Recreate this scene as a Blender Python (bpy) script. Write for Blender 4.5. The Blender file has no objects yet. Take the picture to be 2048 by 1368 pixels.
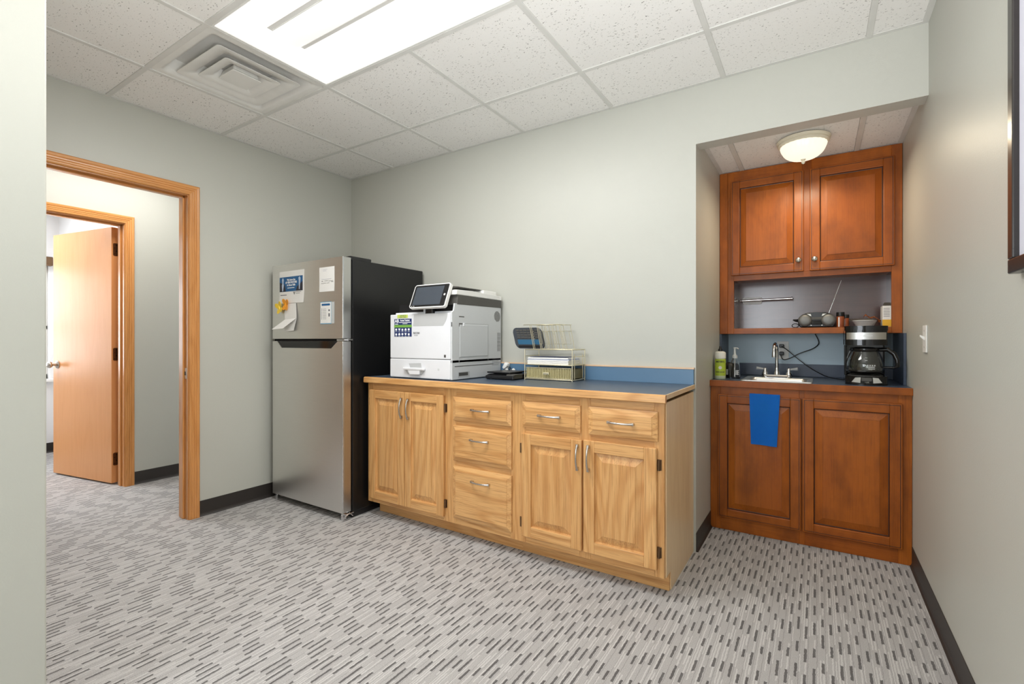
import bpy, bmesh, math, random
from mathutils import Vector, Matrix
random.seed(4)
sc = bpy.context.scene
COL = sc.collection
PI = math.pi

# ---------------------------------------------------------------- camera
cd = bpy.data.cameras.new('camera'); cam = bpy.data.objects.new('camera', cd); COL.objects.link(cam)
cd.sensor_fit = 'HORIZONTAL'; cd.sensor_width = 36.0
cd.lens = 36.0 * 953.38 / 2048.0
cd.shift_y = (679.75 - 684.0) / 2048.0
cd.clip_start = 0.05; cd.clip_end = 100
cam.location = (3.367, -2.7014, 1.144)
cam.rotation_euler = (PI / 2, 0, 0.5695)
sc.camera = cam

# ---------------------------------------------------------------- world, lamps, exposure
w = bpy.data.worlds.new('world'); sc.world = w; w.use_nodes = True
bg = w.node_tree.nodes['Background']
P_WORLD, P_TROFFER, P_FILL, P_WINDOW, P_HALL, P_OFFICE, P_DOME = 7.0, 31.0, 160.0, 36.0, 16.0, 42.0, 4.2
bg.inputs[0].default_value = (0.86, 0.93, 1.0, 1); bg.inputs[1].default_value = P_WORLD
sc.view_settings.view_transform = 'Standard'; sc.view_settings.look = 'None'
sc.view_settings.gamma = 1.0; sc.view_settings.use_curve_mapping = False
sc.view_settings.exposure = 0.12
TROFFER_EMIT = 0.40      # glow of the lens itself; the light it sheds is its lamp, in its builder
TROFFER_SIDE = 0.46

def area(name, loc, sx, sy, power, col=(1, 1, 1), rot=(0, 0, 0)):
    l = bpy.data.lights.new(name, 'AREA'); l.shape = 'RECTANGLE'; l.size = sx; l.size_y = sy
    l.energy = power; l.color = col
    o = bpy.data.objects.new(name, l); o.location = loc; o.rotation_euler = rot; COL.objects.link(o)
    return o
# unseen fill spot added beside the camera, aimed up to brighten the ceiling
fl_ = bpy.data.lights.new('ceiling_fill_spot', 'SPOT'); fl_.energy = P_FILL; fl_.spot_size = math.radians(165); fl_.spot_blend = 0.7; fl_.shadow_soft_size = 0.25
flo = bpy.data.objects.new('ceiling_fill_spot', fl_); COL.objects.link(flo); flo.location = (3.50, -2.50, 1.10)
flo.rotation_euler = (math.radians(172), 0, math.radians(30))
# daylight from a window in the rear wall behind the camera: one unseen area light facing straight in
area('rear_window_daylight', (2.40, -4.54, 1.45), 1.3, 1.25, P_WINDOW, (0.88, 0.94, 1.0), (PI / 2, 0, 0))
area('hall_fill', (-0.65, -1.35, 2.50), 0.5, 1.1, P_HALL, (1, 0.98, 0.95))  # unseen area light added to brighten the hall
area('office_fill', (-2.3, -2.3, 2.50), 1.1, 1.1, P_OFFICE, (0.97, 0.98, 1))  # unseen area light added to brighten the office and its door

# ---------------------------------------------------------------- helpers
def S(r, g, b):
    f = lambda c: (c / 255 / 12.92) if c / 255 <= 0.04045 else ((c / 255 + 0.055) / 1.055) ** 2.4
    return (f(r), f(g), f(b), 1)

class NT:
    def __init__(s, name):
        s.m = bpy.data.materials.new(name); s.m.use_nodes = True
        s.t = s.m.node_tree; s.p = s.t.nodes['Principled BSDF']; s.out = s.t.nodes['Material Output']
    def n(s, typ, **kw):
        nd = s.t.nodes.new(typ)
        for k, v in kw.items():
            if k.startswith('_'): setattr(nd, k[1:], v)
            else: nd.inputs[k.replace('__', ' ')].default_value = v
        return nd
    def l(s, a, b): s.t.links.new(a, b)
    def math(s, op, a, b=None, c=None):
        nd = s.t.nodes.new('ShaderNodeMath'); nd.operation = op
        for i, x in enumerate((a, b, c)):
            if x is None: continue
            if isinstance(x, (int, float)): nd.inputs[i].default_value = x
            else: s.l(x, nd.inputs[i])
        return nd.outputs[0]
    def mix(s, fac, a, b, blend='MIX'):
        nd = s.t.nodes.new('ShaderNodeMix'); nd.data_type = 'RGBA'; nd.blend_type = blend
        for i, x in ((0, fac), (6, a), (7, b)):
            if isinstance(x, (int, float)): nd.inputs[i].default_value = x
            elif isinstance(x, tuple): nd.inputs[i].default_value = x
            else: s.l(x, nd.inputs[i])
        return nd.outputs[2]
    def ramp(s, fac, stops, interp='LINEAR'):
        nd = s.t.nodes.new('ShaderNodeValToRGB'); cr = nd.color_ramp; cr.interpolation = interp
        while len(cr.elements) < len(stops): cr.elements.new(0.5)
        for e, (p, c) in zip(cr.elements, stops): e.position = p; e.color = c
        s.l(fac, nd.inputs[0]); return nd.outputs[0]
    def coords(s, scale=(1, 1, 1), rnd=True, kind='Object'):
        tc = s.n('ShaderNodeTexCoord'); v = tc.outputs[kind]
        if rnd:
            oi = s.n('ShaderNodeObjectInfo')
            mul = s.math('MULTIPLY', oi.outputs['Random'], 37.0)
            cb = s.n('ShaderNodeCombineXYZ'); s.l(mul, cb.inputs[0]); s.l(mul, cb.inputs[1]); s.l(mul, cb.inputs[2])
            ad = s.n('ShaderNodeVectorMath', _operation='ADD'); s.l(v, ad.inputs[0]); s.l(cb.outputs[0], ad.inputs[1]); v = ad.outputs[0]
        mp = s.n('ShaderNodeMapping', Scale=scale); s.l(v, mp.inputs[0]); return mp.outputs[0]
    def noise(s, vec, scale, detail=2.0, rough=0.5, dist=0.0):
        nd = s.n('ShaderNodeTexNoise', Scale=scale, Detail=detail, Roughness=rough, Distortion=dist)
        s.l(vec, nd.inputs['Vector']); return nd.outputs['Fac']
    def bump(s, h, strength=0.2, dist=0.002):
        nd = s.n('ShaderNodeBump', Strength=strength, Distance=dist); s.l(h, nd.inputs['Height']); s.l(nd.outputs[0], s.p.inputs['Normal'])
    def set(s, **kw):
        for k, v in kw.items(): s.p.inputs[k.replace('_', ' ')].default_value = v
        return s

def plain(name, col, rough=0.5, metal=0.0, var=0.04, bumps=0.0, bscale=200, **kw):
    m = NT(name); m.set(Roughness=rough, Metallic=metal)
    v = m.coords()
    nz = m.noise(v, 9.0, 3.0)
    d = tuple(c * (1 - var) for c in col[:3]) + (1,); u = tuple(min(1, c * (1 + var)) for c in col[:3]) + (1,)
    m.l(m.ramp(nz, [(0.3, d), (0.7, u)]), m.p.inputs['Base Color'])
    if bumps: m.bump(m.noise(v, bscale, 2.0), bumps, 0.001)
    for k, val in kw.items(): m.p.inputs[k.replace('_', ' ')].default_value = val
    return m.m

def wood(name, light, mid, dark, axis='z', rough=0.35, ring=26.0, grain=0.5, coat=0.15, blotch=0.0, wide=5.0, spec=0.5):
    m = NT(name); m.set(Specular_IOR_Level=spec, Roughness=rough, Coat_Weight=coat, Coat_Roughness=0.2)
    k = 0.11
    sc_ = {'x': (k, 1, 1), 'y': (1, k, 1), 'z': (1, 1, k)}[axis]
    v = m.coords(sc_)
    n1 = m.noise(v, wide, 2.0, 0.45, 0.25)
    s1 = m.math('SINE', m.math('MULTIPLY', n1, ring * 6.283))
    ringf = m.math('POWER', m.math('MULTIPLY_ADD', s1, 0.5, 0.5), 2.0)
    v2 = m.coords({'x': (0.02, 1, 1), 'y': (1, 0.02, 1), 'z': (1, 1, 0.02)}[axis])
    pores = m.noise(v2, 250.0, 3.0, 0.65)
    pr = m.ramp(pores, [(0.36, (1, 1, 1, 1)), (0.50, (0, 0, 0, 1))])
    big = m.noise(v, 2.3, 2.0)
    c = m.mix(m.math('MULTIPLY', ringf, grain), light, mid)
    c = m.mix(m.math('MULTIPLY', pr, grain * 0.8), c, dark)
    c = m.mix(m.math('MULTIPLY', m.ramp(big, [(0.35, (0, 0, 0, 1)), (0.7, (1, 1, 1, 1))]), 0.30 + blotch), c, mid)
    if blotch:
        bl = m.noise(m.coords((1, 1, 0.5)), 9.0, 4.0, 0.6)
        c = m.mix(m.math('MULTIPLY', m.ramp(bl, [(0.42, (0, 0, 0, 1)), (0.68, (1, 1, 1, 1))]), blotch), c, dark)
    m.l(c, m.p.inputs['Base Color'])
    m.bump(pores, 0.06, 0.0006)
    return m.m

# ---- geometry helpers (all add to a bmesh)
def BM(): return bmesh.new()
def _mi(bm, n0, mi):
    bm.faces.ensure_lookup_table()
    for f in bm.faces[n0:]: f.material_index = mi
def box(bm, lo, hi, bev=0.0, seg=2, mi=0):
    t = bmesh.new()
    bmesh.ops.create_cube(t, size=1.0)
    for v in t.verts:
        v.co = Vector([(lo[i] + hi[i]) / 2 + v.co[i] * (hi[i] - lo[i]) for i in range(3)])
    if bev > 0:
        bmesh.ops.bevel(t, geom=list(t.edges), offset=bev, segments=seg, profile=0.5, affect='EDGES')
    merge(bm, t, mi)
    return bm
def merge(bm, t, mi=0):
    mp = {}
    for v in t.verts: mp[v] = bm.verts.new(v.co)
    for f in t.faces:
        try:
            g = bm.faces.new([mp[v] for v in f.verts]); g.material_index = mi
        except ValueError: pass
    t.free()
def tube(bm, pts, r, seg=8, closed=False, mi=0, flat=None):
    P = [Vector(p) for p in pts]; n = len(P)
    rs = r if isinstance(r, (list, tuple)) else [r] * n
    rings = []; nrm = None
    for i in range(n):
        a = P[i - 1] if (i > 0 or closed) else P[i]; b = P[(i + 1) % n] if (i < n - 1 or closed) else P[i]
        d = (b - a).normalized()
        if nrm is None:
            nrm = Vector((0, 0, 1)) if abs(d.z) < 0.9 else Vector((1, 0, 0))
        nrm = (nrm - d * nrm.dot(d)).normalized(); bn = d.cross(nrm)
        ring = []
        for k in range(seg):
            a_ = 2 * PI * k / seg
            ring.append(bm.verts.new(P[i] + (nrm * math.cos(a_) * (flat or 1) + bn * math.sin(a_)) * rs[i]))
        rings.append(ring)
    for i in range(n if closed else n - 1):
        A = rings[i]; B = rings[(i + 1) % n]
        for k in range(seg):
            f_ = bm.faces.new((A[k], A[(k + 1) % seg], B[(k + 1) % seg], B[k])); f_.material_index = mi; f_.smooth = True
    if not closed:
        bm.faces.new(rings[0][::-1]).material_index = mi; bm.faces.new(rings[-1]).material_index = mi
    return bm
def cyl(bm, p0, p1, r0, r1=None, seg=24, mi=0):
    return tube(bm, [p0, p1], [r0, r0 if r1 is None else r1], seg, mi=mi)
def lathe(bm, prof, c=(0, 0, 0), seg=32, mi=0, axis='z', mod=None):
    c = Vector(c); rings = []
    for r, z in prof:
        ring = []
        for k in range(seg):
            a = 2 * PI * k / seg; rr = max(r, 1e-5) * (mod(a) if mod else 1)
            q = {'z': (rr * math.cos(a), rr * math.sin(a), z), 'y': (rr * math.cos(a), z, rr * math.sin(a)), 'x': (z, rr * math.cos(a), rr * math.sin(a))}[axis]
            ring.append(bm.verts.new(c + Vector(q)))
        rings.append(ring)
    for A, B in zip(rings, rings[1:]):
        for k in range(seg):
            f_ = bm.faces.new((A[k], A[(k + 1) % seg], B[(k + 1) % seg], B[k])); f_.material_index = mi; f_.smooth = True
    bm.faces.new(rings[0][::-1]).material_index = mi; bm.faces.new(rings[-1]).material_index = mi
    return bm
def prism(bm, poly, a, b, axis='y', mi=0, bev=0.0):
    """poly: 2D points; axis y -> (x,z), axis x -> (y,z), axis z -> (x,y)"""
    f = {'y': lambda p, t: (p[0], t, p[1]), 'x': lambda p, t: (t, p[0], p[1]), 'z': lambda p, t: (p[0], p[1], t)}[axis]
    t = bmesh.new()
    A = [t.verts.new(f(p, a)) for p in poly]; B = [t.verts.new(f(p, b)) for p in poly]
    n = len(poly)
    t.faces.new(A); t.faces.new(B[::-1])
    for i in range(n): t.faces.new((A[i], B[i], B[(i + 1) % n], A[(i + 1) % n]))
    if bev: bmesh.ops.bevel(t, geom=list(t.edges), offset=bev, segments=2, profile=0.5, affect='EDGES')
    bmesh.ops.recalc_face_normals(t, faces=list(t.faces))
    merge(bm, t, mi); return bm
def rr(x0, x1, z0, z1, r, n=5):
    pts = []
    for cx, cz, a0 in ((x1 - r, z1 - r, 0), (x0 + r, z1 - r, 90), (x0 + r, z0 + r, 180), (x1 - r, z0 + r, 270)):
        for i in range(n + 1):
            a = math.radians(a0 + 90 * i / n); pts.append((cx + r * math.cos(a), cz + r * math.sin(a)))
    return pts
def rings(bm, x0, x1, z0, z1, yf, steps, mi=0, cap=True):
    """nested rectangles facing -y; steps = [(inset, y offset, mat)]"""
    prev = None
    for ins, d, m_ in steps:
        L = [bm.verts.new(p) for p in ((x0 + ins, yf + d, z0 + ins), (x1 - ins, yf + d, z0 + ins), (x1 - ins, yf + d, z1 - ins), (x0 + ins, yf + d, z1 - ins))]
        if prev:
            for k in range(4): bm.faces.new((prev[k], prev[(k + 1) % 4], L[(k + 1) % 4], L[k])).material_index = m_
        prev = L
    if cap: bm.faces.new(prev).material_index = steps[-1][2]
    return bm

def rootof(o):
    while o.parent: o = o.parent
    return o
def rmat(o):
    r = rootof(o)
    return Matrix.Translation(r.location) @ Matrix.Rotation(r.rotation_euler.z, 4, 'Z')
def mk(name, bm, mats, parent=None, world=True, smooth=None, ang=48):
    if parent and world: bm.transform(rmat(parent).inverted())
    bmesh.ops.recalc_face_normals(bm, faces=list(bm.faces))
    me = bpy.data.meshes.new(name); bm.to_mesh(me); bm.free()
    for m in (mats if isinstance(mats, (list, tuple)) else [mats]): me.materials.append(m)
    flags = [smooth is True or p.use_smooth for p in me.polygons]
    if any(flags):
        me.polygons.foreach_set('use_smooth', [True] * len(flags)); me.set_sharp_from_angle(angle=math.radians(ang))
        if not all(flags): me.polygons.foreach_set('use_smooth', flags)
    o = bpy.data.objects.new(name, me); COL.objects.link(o)
    if parent: o.parent = parent
    return o
def stuff(name, bm, mats, parent):
    o = mk(name, bm, mats, parent); o['kind'] = 'stuff'; return o
def tag(o, label, cat, group=None):
    o['label'] = label; o['category'] = cat
    if group: o['group'] = group
    return o
def thing(name, label, cat, loc=(0, 0, 0), rotz=0, group=None):
    o = bpy.data.objects.new(name, None); COL.objects.link(o); o.empty_display_size = 0.05
    o.location = loc; o.rotation_euler = (0, 0, rotz)
    return tag(o, label, cat, group)
def solo(name, bm, mats, label, cat, loc, group=None):
    """one-mesh thing built in world coordinates, origin moved to loc"""
    bm.transform(Matrix.Translation(-Vector(loc)))
    o = mk(name, bm, mats); o.location = loc
    return tag(o, label, cat, group)
def struct(name, bm, mats, parent=None, smooth=None):
    o = mk(name, bm, mats, parent, smooth=smooth)
    if not parent: o['kind'] = 'structure'
    return o
def dup(o, parent, loc=None):
    c = o.copy(); COL.objects.link(c); c.parent = parent
    if loc is not None: c.location = loc
    return c
def text(s, size, loc, mat, parent, align='CENTER', face='-y', spacing=1.0, name='lettering', tilt=None, sx=1.0, bold=0.0):
    cu = bpy.data.curves.new('lettering', 'FONT'); cu.body = s; cu.size = size; cu.align_x = align; cu.align_y = 'CENTER'
    cu.space_character = spacing; cu.extrude = 0.0001; cu.offset = bold; cu.resolution_u = 3
    to = bpy.data.objects.new('lettering', cu); me = bpy.data.meshes.new_from_object(to)
    bpy.data.objects.remove(to); bpy.data.curves.remove(cu)
    R = {'-y': Matrix.Rotation(PI / 2, 4, 'X'), '+x': Matrix.Rotation(PI / 2, 4, 'Z') @ Matrix.Rotation(PI / 2, 4, 'X')}[face]
    M = Matrix.Translation(loc) @ (tilt or Matrix()) @ R @ Matrix.Diagonal((sx, 1, 1, 1))
    me.transform(rmat(parent).inverted() @ M); me.materials.clear(); me.materials.append(mat); me.name = name
    o = bpy.data.objects.new(name, me); COL.objects.link(o); o.parent = parent
    return o

# ---------------------------------------------------------------- materials
def paint(name, col, rough=0.5, bs=0.25):
    m = NT(name); m.set(Roughness=rough)
    v = m.coords(rnd=False)
    a = m.noise(v, 1.2, 2.0)
    d = tuple(c * 0.97 for c in col[:3]) + (1,)
    m.l(m.ramp(a, [(0.3, d), (0.7, col)]), m.p.inputs['Base Color'])
    m.bump(m.noise(v, 260.0, 2.0, 0.55), bs, 0.0015)
    return m.m
M_WALL = paint('wall_paint', S(191, 191, 182), 0.42)
M_OFFICE = paint('office_paint', S(236, 236, 236), 0.6)
M_HCEIL = paint('hall_ceiling_paint', S(225, 224, 220), 0.8)

def ceil_tile():
    m = NT('ceiling_tile'); m.set(Roughness=0.9)
    v = m.coords((1, 1, 0.2)); vs = m.coords((1, 1.9, 0.2))
    fis = m.noise(vs, 92.0, 1.5, 0.5, 0.6)
    den = m.noise(v, 7.0, 2.0)
    th = m.math('ADD', fis, m.math('MULTIPLY', m.math('SUBTRACT', den, 0.5), 0.10))
    mask = m.ramp(th, [(0.665, (0, 0, 0, 1)), (0.70, (1, 1, 1, 1))])
    pin = m.ramp(m.noise(v, 420.0, 1.0), [(0.66, (0, 0, 0, 1)), (0.74, (1, 1, 1, 1))])
    c = m.mix(m.math('MULTIPLY', mask, 0.8), S(238, 236, 232), S(110, 104, 96))
    c = m.mix(m.math('MULTIPLY', pin, 0.22), c, S(130, 124, 116))
    m.l(c, m.p.inputs['Base Color'])
    m.bump(m.math('ADD', m.math('MULTIPLY', mask, -1.0), m.math('MULTIPLY', m.noise(v, 300, 2), 0.35)), 0.35, 0.002)
    return m.m
M_TILE = ceil_tile()
M_GRID = plain('grid_enamel', S(214, 213, 208), 0.45)

def carpet():
    m = NT('carpet'); m.set(Roughness=0.95, Sheen_Weight=0.15)
    tc = m.n('ShaderNodeTexCoord'); wob = m.n('ShaderNodeTexNoise', Scale=70.0, Detail=2.0); m.l(tc.outputs['Object'], wob.inputs['Vector'])
    sx = m.n('ShaderNodeSeparateXYZ'); m.l(tc.outputs['Object'], sx.inputs[0])
    wb = m.math('MULTIPLY', m.math('SUBTRACT', wob.outputs['Fac'], 0.5), 0.006)
    x = m.math('ADD', sx.outputs[0], wb); y = m.math('ADD', sx.outputs[1], m.math('MULTIPLY', wb, 3.0))
    P = 0.0272; L = 0.158
    u = m.math('DIVIDE', x, P); cu = m.math('FLOOR', u); fu = m.math('FRACT', u)
    wn = m.n('ShaderNodeTexWhiteNoise', _noise_dimensions='1D'); m.l(cu, wn.inputs['W'])
    v = m.math('ADD', m.math('DIVIDE', y, L), m.math('MULTIPLY', wn.outputs['Value'], 7.0)); cv = m.math('FLOOR', v); fv = m.math('FRACT', v)
    cb = m.n('ShaderNodeCombineXYZ'); m.l(cu, cb.inputs[0]); m.l(cv, cb.inputs[1])
    w2 = m.n('ShaderNodeTexWhiteNoise', _noise_dimensions='2D'); m.l(cb.outputs[0], w2.inputs['Vector'])
    ln = m.math('MULTIPLY_ADD', w2.outputs['Value'], 0.34, 0.30)
    dash = m.math('MULTIPLY', m.math('LESS_THAN', fv, ln), m.math('LESS_THAN', m.math('ABSOLUTE', m.math('SUBTRACT', fu, 0.45)), 0.155))
    seam = m.math('LESS_THAN', m.math('ABSOLUTE', m.math('SUBTRACT', fu, 0.76)), 0.035)
    # pale ribs beside the dashes
    u2 = m.math('DIVIDE', x, P / 3); f2 = m.math('FRACT', u2); c2 = m.math('FLOOR', u2)
    w3 = m.n('ShaderNodeTexWhiteNoise', _noise_dimensions='1D'); m.l(c2, w3.inputs['W'])
    v3 = m.math('FLOOR', m.math('ADD', m.math('DIVIDE', y, 0.11), m.math('MULTIPLY', w3.outputs['Value'], 9.0)))
    cb3 = m.n('ShaderNodeCombineXYZ'); m.l(c2, cb3.inputs[0]); m.l(v3, cb3.inputs[1])
    w4 = m.n('ShaderNodeTexWhiteNoise', _noise_dimensions='2D'); m.l(cb3.outputs[0], w4.inputs['Vector'])
    pale = m.math('MULTIPLY', m.math('GREATER_THAN', w4.outputs['Value'], 0.55), m.math('LESS_THAN', m.math('ABSOLUTE', m.math('SUBTRACT', f2, 0.5)), 0.24))
    tuft = m.n('ShaderNodeTexNoise', Scale=420.0, Detail=2.0); m.l(tc.outputs['Object'], tuft.inputs['Vector'])
    mot = m.n('ShaderNodeTexNoise', Scale=3.0, Detail=2.0); m.l(tc.outputs['Object'], mot.inputs['Vector'])
    base = m.mix(m.ramp(tuft.outputs['Fac'], [(0.3, (0, 0, 0, 1)), (0.7, (1, 1, 1, 1))]), S(146, 143, 141), S(192, 189, 187))
    base = m.mix(m.math('MULTIPLY', mot.outputs['Fac'], 0.15), base, S(150, 146, 142))
    base = m.mix(m.math('MULTIPLY', pale, 0.45), base, S(218, 216, 213))
    base = m.mix(m.math('MULTIPLY', seam, 0.45), base, S(96, 92, 90))
    c = m.mix(m.math('MULTIPLY', dash, 0.84), base, S(56, 51, 51))
    m.l(c, m.p.inputs['Base Color'])
    h = m.math('ADD', m.math('MULTIPLY', tuft.outputs['Fac'], 0.6), m.math('MULTIPLY', dash, -0.8))
    m.bump(h, 0.7, 0.005)
    return m.m
M_CARPET = carpet()
M_BASE = plain('vinyl_base', S(48, 43, 40), 0.5, var=0.06)
OAK = dict(light=S(222, 172, 112), mid=S(190, 132, 72), dark=S(140, 88, 42), ring=15.0, wide=4.5, grain=0.6)
M_OAKV = wood('oak_vertical', axis='z', **OAK)
M_OAKH = wood('oak_horizontal', axis='x', **OAK)
M_OAKEND = wood('oak_end_panel', S(240, 212, 170), S(226, 192, 146), S(176, 136, 92), 'z', ring=10, grain=0.35, wide=3)  # lightened beyond the front oak to offset weak light on this side
M_TRIMZ = wood('oak_trim_vertical', S(216, 152, 88), S(192, 126, 62), S(146, 86, 36), 'z', 0.28, ring=14, grain=0.45, coat=0.4)
M_TRIMY = wood('oak_trim_horizontal', S(216, 152, 88), S(192, 126, 62), S(146, 86, 36), 'y', 0.28, ring=14, grain=0.45, coat=0.4)
M_LEAF = wood('door_leaf_veneer', S(226, 164, 108), S(216, 150, 92), S(198, 130, 74), 'z', 0.33, ring=9, grain=0.3, coat=0.0)
CH = dict(light=S(172, 94, 26), mid=S(142, 70, 18), dark=S(80, 36, 10), rough=0.38, ring=7, grain=0.35, coat=0.08, blotch=0.45, wide=3.0, spec=0.3)
M_CHV = wood('cherry_vertical', axis='z', **CH)
M_CHH = wood('cherry_horizontal', axis='x', **CH)
M_GLAZE = plain('dark_glaze', S(62, 32, 18), 0.35)
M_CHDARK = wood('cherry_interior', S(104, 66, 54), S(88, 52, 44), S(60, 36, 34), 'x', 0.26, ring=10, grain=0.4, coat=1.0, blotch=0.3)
def laminate(name, col, rough=0.3):
    m = NT(name); m.set(Roughness=rough)
    v = m.coords(rnd=False)
    c = m.ramp(m.noise(v, 500, 2.0), [(0.35, tuple(x * 0.86 for x in col[:3]) + (1,)), (0.65, tuple(x * 1.1 for x in col[:3]) + (1,))])
    m.l(c, m.p.inputs['Base Color']); m.bump(m.noise(v, 700, 1), 0.05, 0.0005); return m.m
M_LAM = laminate('slate_blue_laminate', S(72, 84, 100), 0.33)
M_LAMB = laminate('blue_splash_laminate', S(88, 122, 152), 0.35)
M_LAMP = laminate('lightened_blue_panel', S(190, 212, 226), 0.4)  # blue lightened to offset the shade under the wall cabinet
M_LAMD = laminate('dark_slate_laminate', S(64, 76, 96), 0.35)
M_STRIP = wood('splash_cap_wood', S(222, 190, 158), S(206, 168, 134), S(170, 130, 98), 'x', 0.4, grain=0.3)

def brushed(name, col, rough, axis='x', rng=0.1):
    m = NT(name); m.set(Metallic=1.0, Roughness=rough)
    v = m.coords({'x': (0.01, 1, 1), 'z': (1, 1, 0.01)}[axis])
    nz = m.noise(v, 600.0, 3.0, 0.6)
    m.l(m.ramp(nz, [(0.3, tuple(c * 0.95 for c in col[:3]) + (1,)), (0.7, col)]), m.p.inputs['Base Color'])
    r = m.math('MULTIPLY_ADD', nz, rng, rough - rng / 2); m.l(r, m.p.inputs['Roughness'])
    m.bump(nz, 0.03, 0.0004); return m.m
M_STEEL = brushed('stainless_door', S(230, 229, 226), 0.36)
M_STEELE = brushed('stainless_edge', S(200, 200, 198), 0.30, 'z')
M_CHROME = plain('chrome', S(225, 225, 226), 0.08, 1.0, 0.01)
M_NICKEL = plain('satin_nickel', S(200, 194, 186), 0.26, 1.0, 0.03)
M_BRONZE = plain('hinge_bronze', S(120, 96, 74), 0.4, 1.0, 0.05)
M_SINK = brushed('sink_steel', S(222, 222, 220), 0.36)
M_ACRYL = plain('acrylic_lever', S(206, 212, 218), 0.08, Transmission_Weight=0.45)
M_BLKSIDE = plain('fridge_side_black', S(19, 19, 20), 0.30, bumps=0.06, bscale=500)
M_BLK = plain('black_plastic', S(24, 24, 26), 0.32)
M_BLKG = plain('black_gloss_plastic', S(14, 14, 15), 0.10)
M_DARK = plain('dark_void', S(10, 10, 10), 0.8)
M_DGREY = plain('dark_grey_plastic', S(78, 76, 72), 0.5)
M_PRW = plain('printer_white', S(226, 227, 230), 0.42, var=0.01)
M_PRG = plain('printer_grey', S(205, 207, 208), 0.45, var=0.01)
M_PRD = plain('printer_recess_grey', S(186, 187, 187), 0.5, var=0.01)  # also paints the shade of grip hollows that are drawn flat
M_SCR = plain('panel_screen', S(66, 72, 80), 0.22)
M_WHITE = plain('white_plastic', S(235, 234, 230), 0.4, var=0.01)
M_PAPER = plain('paper', S(238, 237, 234), 0.75, var=0.015)
M_PAPERB = plain('blue_grey_paper', S(150, 160, 190), 0.7)
M_BLUEP = plain('flyer_blue', S(22, 92, 146), 0.5)
M_NAVY = plain('sticker_navy', S(28, 48, 100), 0.45)
M_NAVYD = plain('flyer_dark_suit', S(34, 34, 48), 0.5)
M_LIME = plain('sticker_lime', S(196, 214, 96), 0.5)
M_GREEN = plain('sticker_green', S(120, 172, 72), 0.5)
M_SKYB = plain('card_blue', S(112, 170, 204), 0.5)
M_INK = plain('print_grey_ink', S(96, 96, 104), 0.6)
M_INKB = plain('print_black_ink', S(40, 40, 44), 0.6)
M_LTXT = plain('white_print', S(240, 242, 244), 0.5)
M_SKIN = plain('flyer_figure_pale', S(190, 205, 225), 0.5)
M_ORANGE = plain('orange_plastic', S(240, 160, 40), 0.4)
M_YELLOW = plain('yellow_plastic', S(240, 204, 60), 0.4)
M_GOLD = plain('champagne_wire', S(222, 214, 186), 0.32, 0.7, 0.03)
M_GOLDP = plain('champagne_panel', S(206, 196, 148), 0.4, 0.3, 0.05)
M_GOLDD = plain('organizer_drawer_dark', S(128, 116, 76), 0.5, 0.2)
M_CALCB = plain('calculator_body', S(62, 66, 72), 0.35)
M_CALCT = plain('calculator_blue', S(44, 96, 128), 0.35)
M_TOWEL = None
def towel():
    m = NT('blue_towel_cloth'); m.set(Roughness=0.95, Sheen_Weight=0.0)
    v = m.coords(rnd=False)
    mp = m.n('ShaderNodeMapping', Rotation=(0, math.radians(38), 0)); m.l(v, mp.inputs[0])
    vo = m.n('ShaderNodeTexWave', Scale=60.0, Distortion=1.0, Detail=1.0); m.l(mp.outputs[0], vo.inputs['Vector'])
    mp2 = m.n('ShaderNodeMapping', Rotation=(0, math.radians(-52), 0)); m.l(v, mp2.inputs[0])
    vo2 = m.n('ShaderNodeTexWave', Scale=60.0, Distortion=1.0, Detail=1.0); m.l(mp2.outputs[0], vo2.inputs['Vector'])
    h = m.math('MULTIPLY', vo.outputs['Fac'], vo2.outputs['Fac'])
    m.l(m.ramp(h, [(0.0, S(8, 116, 246)), (0.6, S(60, 178, 255))]), m.p.inputs['Base Color'])
    m.bump(h, 0.6, 0.004); return m.m
M_TOWEL = towel()
def glass(name, col=(1, 1, 1, 1), rough=0.02, ior=1.45):
    m = NT(name); v = m.coords(); nz = m.noise(v, 20, 1)
    m.l(m.ramp(nz, [(0.2, tuple(c * 0.99 for c in col[:3]) + (1,)), (0.8, col)]), m.p.inputs['Base Color'])
    m.set(Roughness=rough, Transmission_Weight=1.0, IOR=ior); return m.m
M_GLASS = glass('clear_glass', (0.90, 0.91, 0.88, 1))
M_CLEARP = glass('clear_plastic', (0.93, 0.93, 0.92, 1), 0.08, 1.3)
M_PANE = glass('window_glass', (1, 1, 1, 1), 0.0, 1.01)
M_SLEEVE = plain('plastic_sleeve', S(196, 200, 200), 0.2)
M_SOAPL = plain('soap_label_green', S(176, 196, 62), 0.45, var=0.12)
M_SOAPC = plain('soap_cap_white', S(226, 226, 218), 0.45)
M_SOAPB = plain('soap_clear_base', S(196, 204, 176), 0.2)
M_SPICE = plain('paprika_brown', S(150, 76, 40), 0.35, var=0.2)
M_BOXY = plain('carton_yellow', S(232, 178, 42), 0.55)
M_WRAP = plain('orange_wrapper', S(196, 120, 66), 0.35, var=0.25)
M_SPK = plain('speaker_silver_grille', S(128, 128, 126), 0.45, 0.6, bumps=0.4, bscale=900)
M_SILVER = plain('silver_plastic', S(186, 184, 176), 0.3, 0.6)
def emit(name, col, strength, base=(0.9, 0.9, 0.9, 1), rough=0.5):
    m = NT(name); v = m.coords(); nz = m.noise(v, 4, 1)
    m.l(m.ramp(nz, [(0.2, tuple(c * 0.985 for c in base[:3]) + (1,)), (0.8, base)]), m.p.inputs['Base Color'])
    m.set(Roughness=rough, Emission_Color=col, Emission_Strength=strength); return m.m
M_LENS = emit('troffer_lens', (1, 0.985, 0.96, 1), TROFFER_EMIT)
M_REFL = emit('troffer_side_diffuser', (1, 0.985, 0.96, 1), TROFFER_SIDE)
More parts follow.
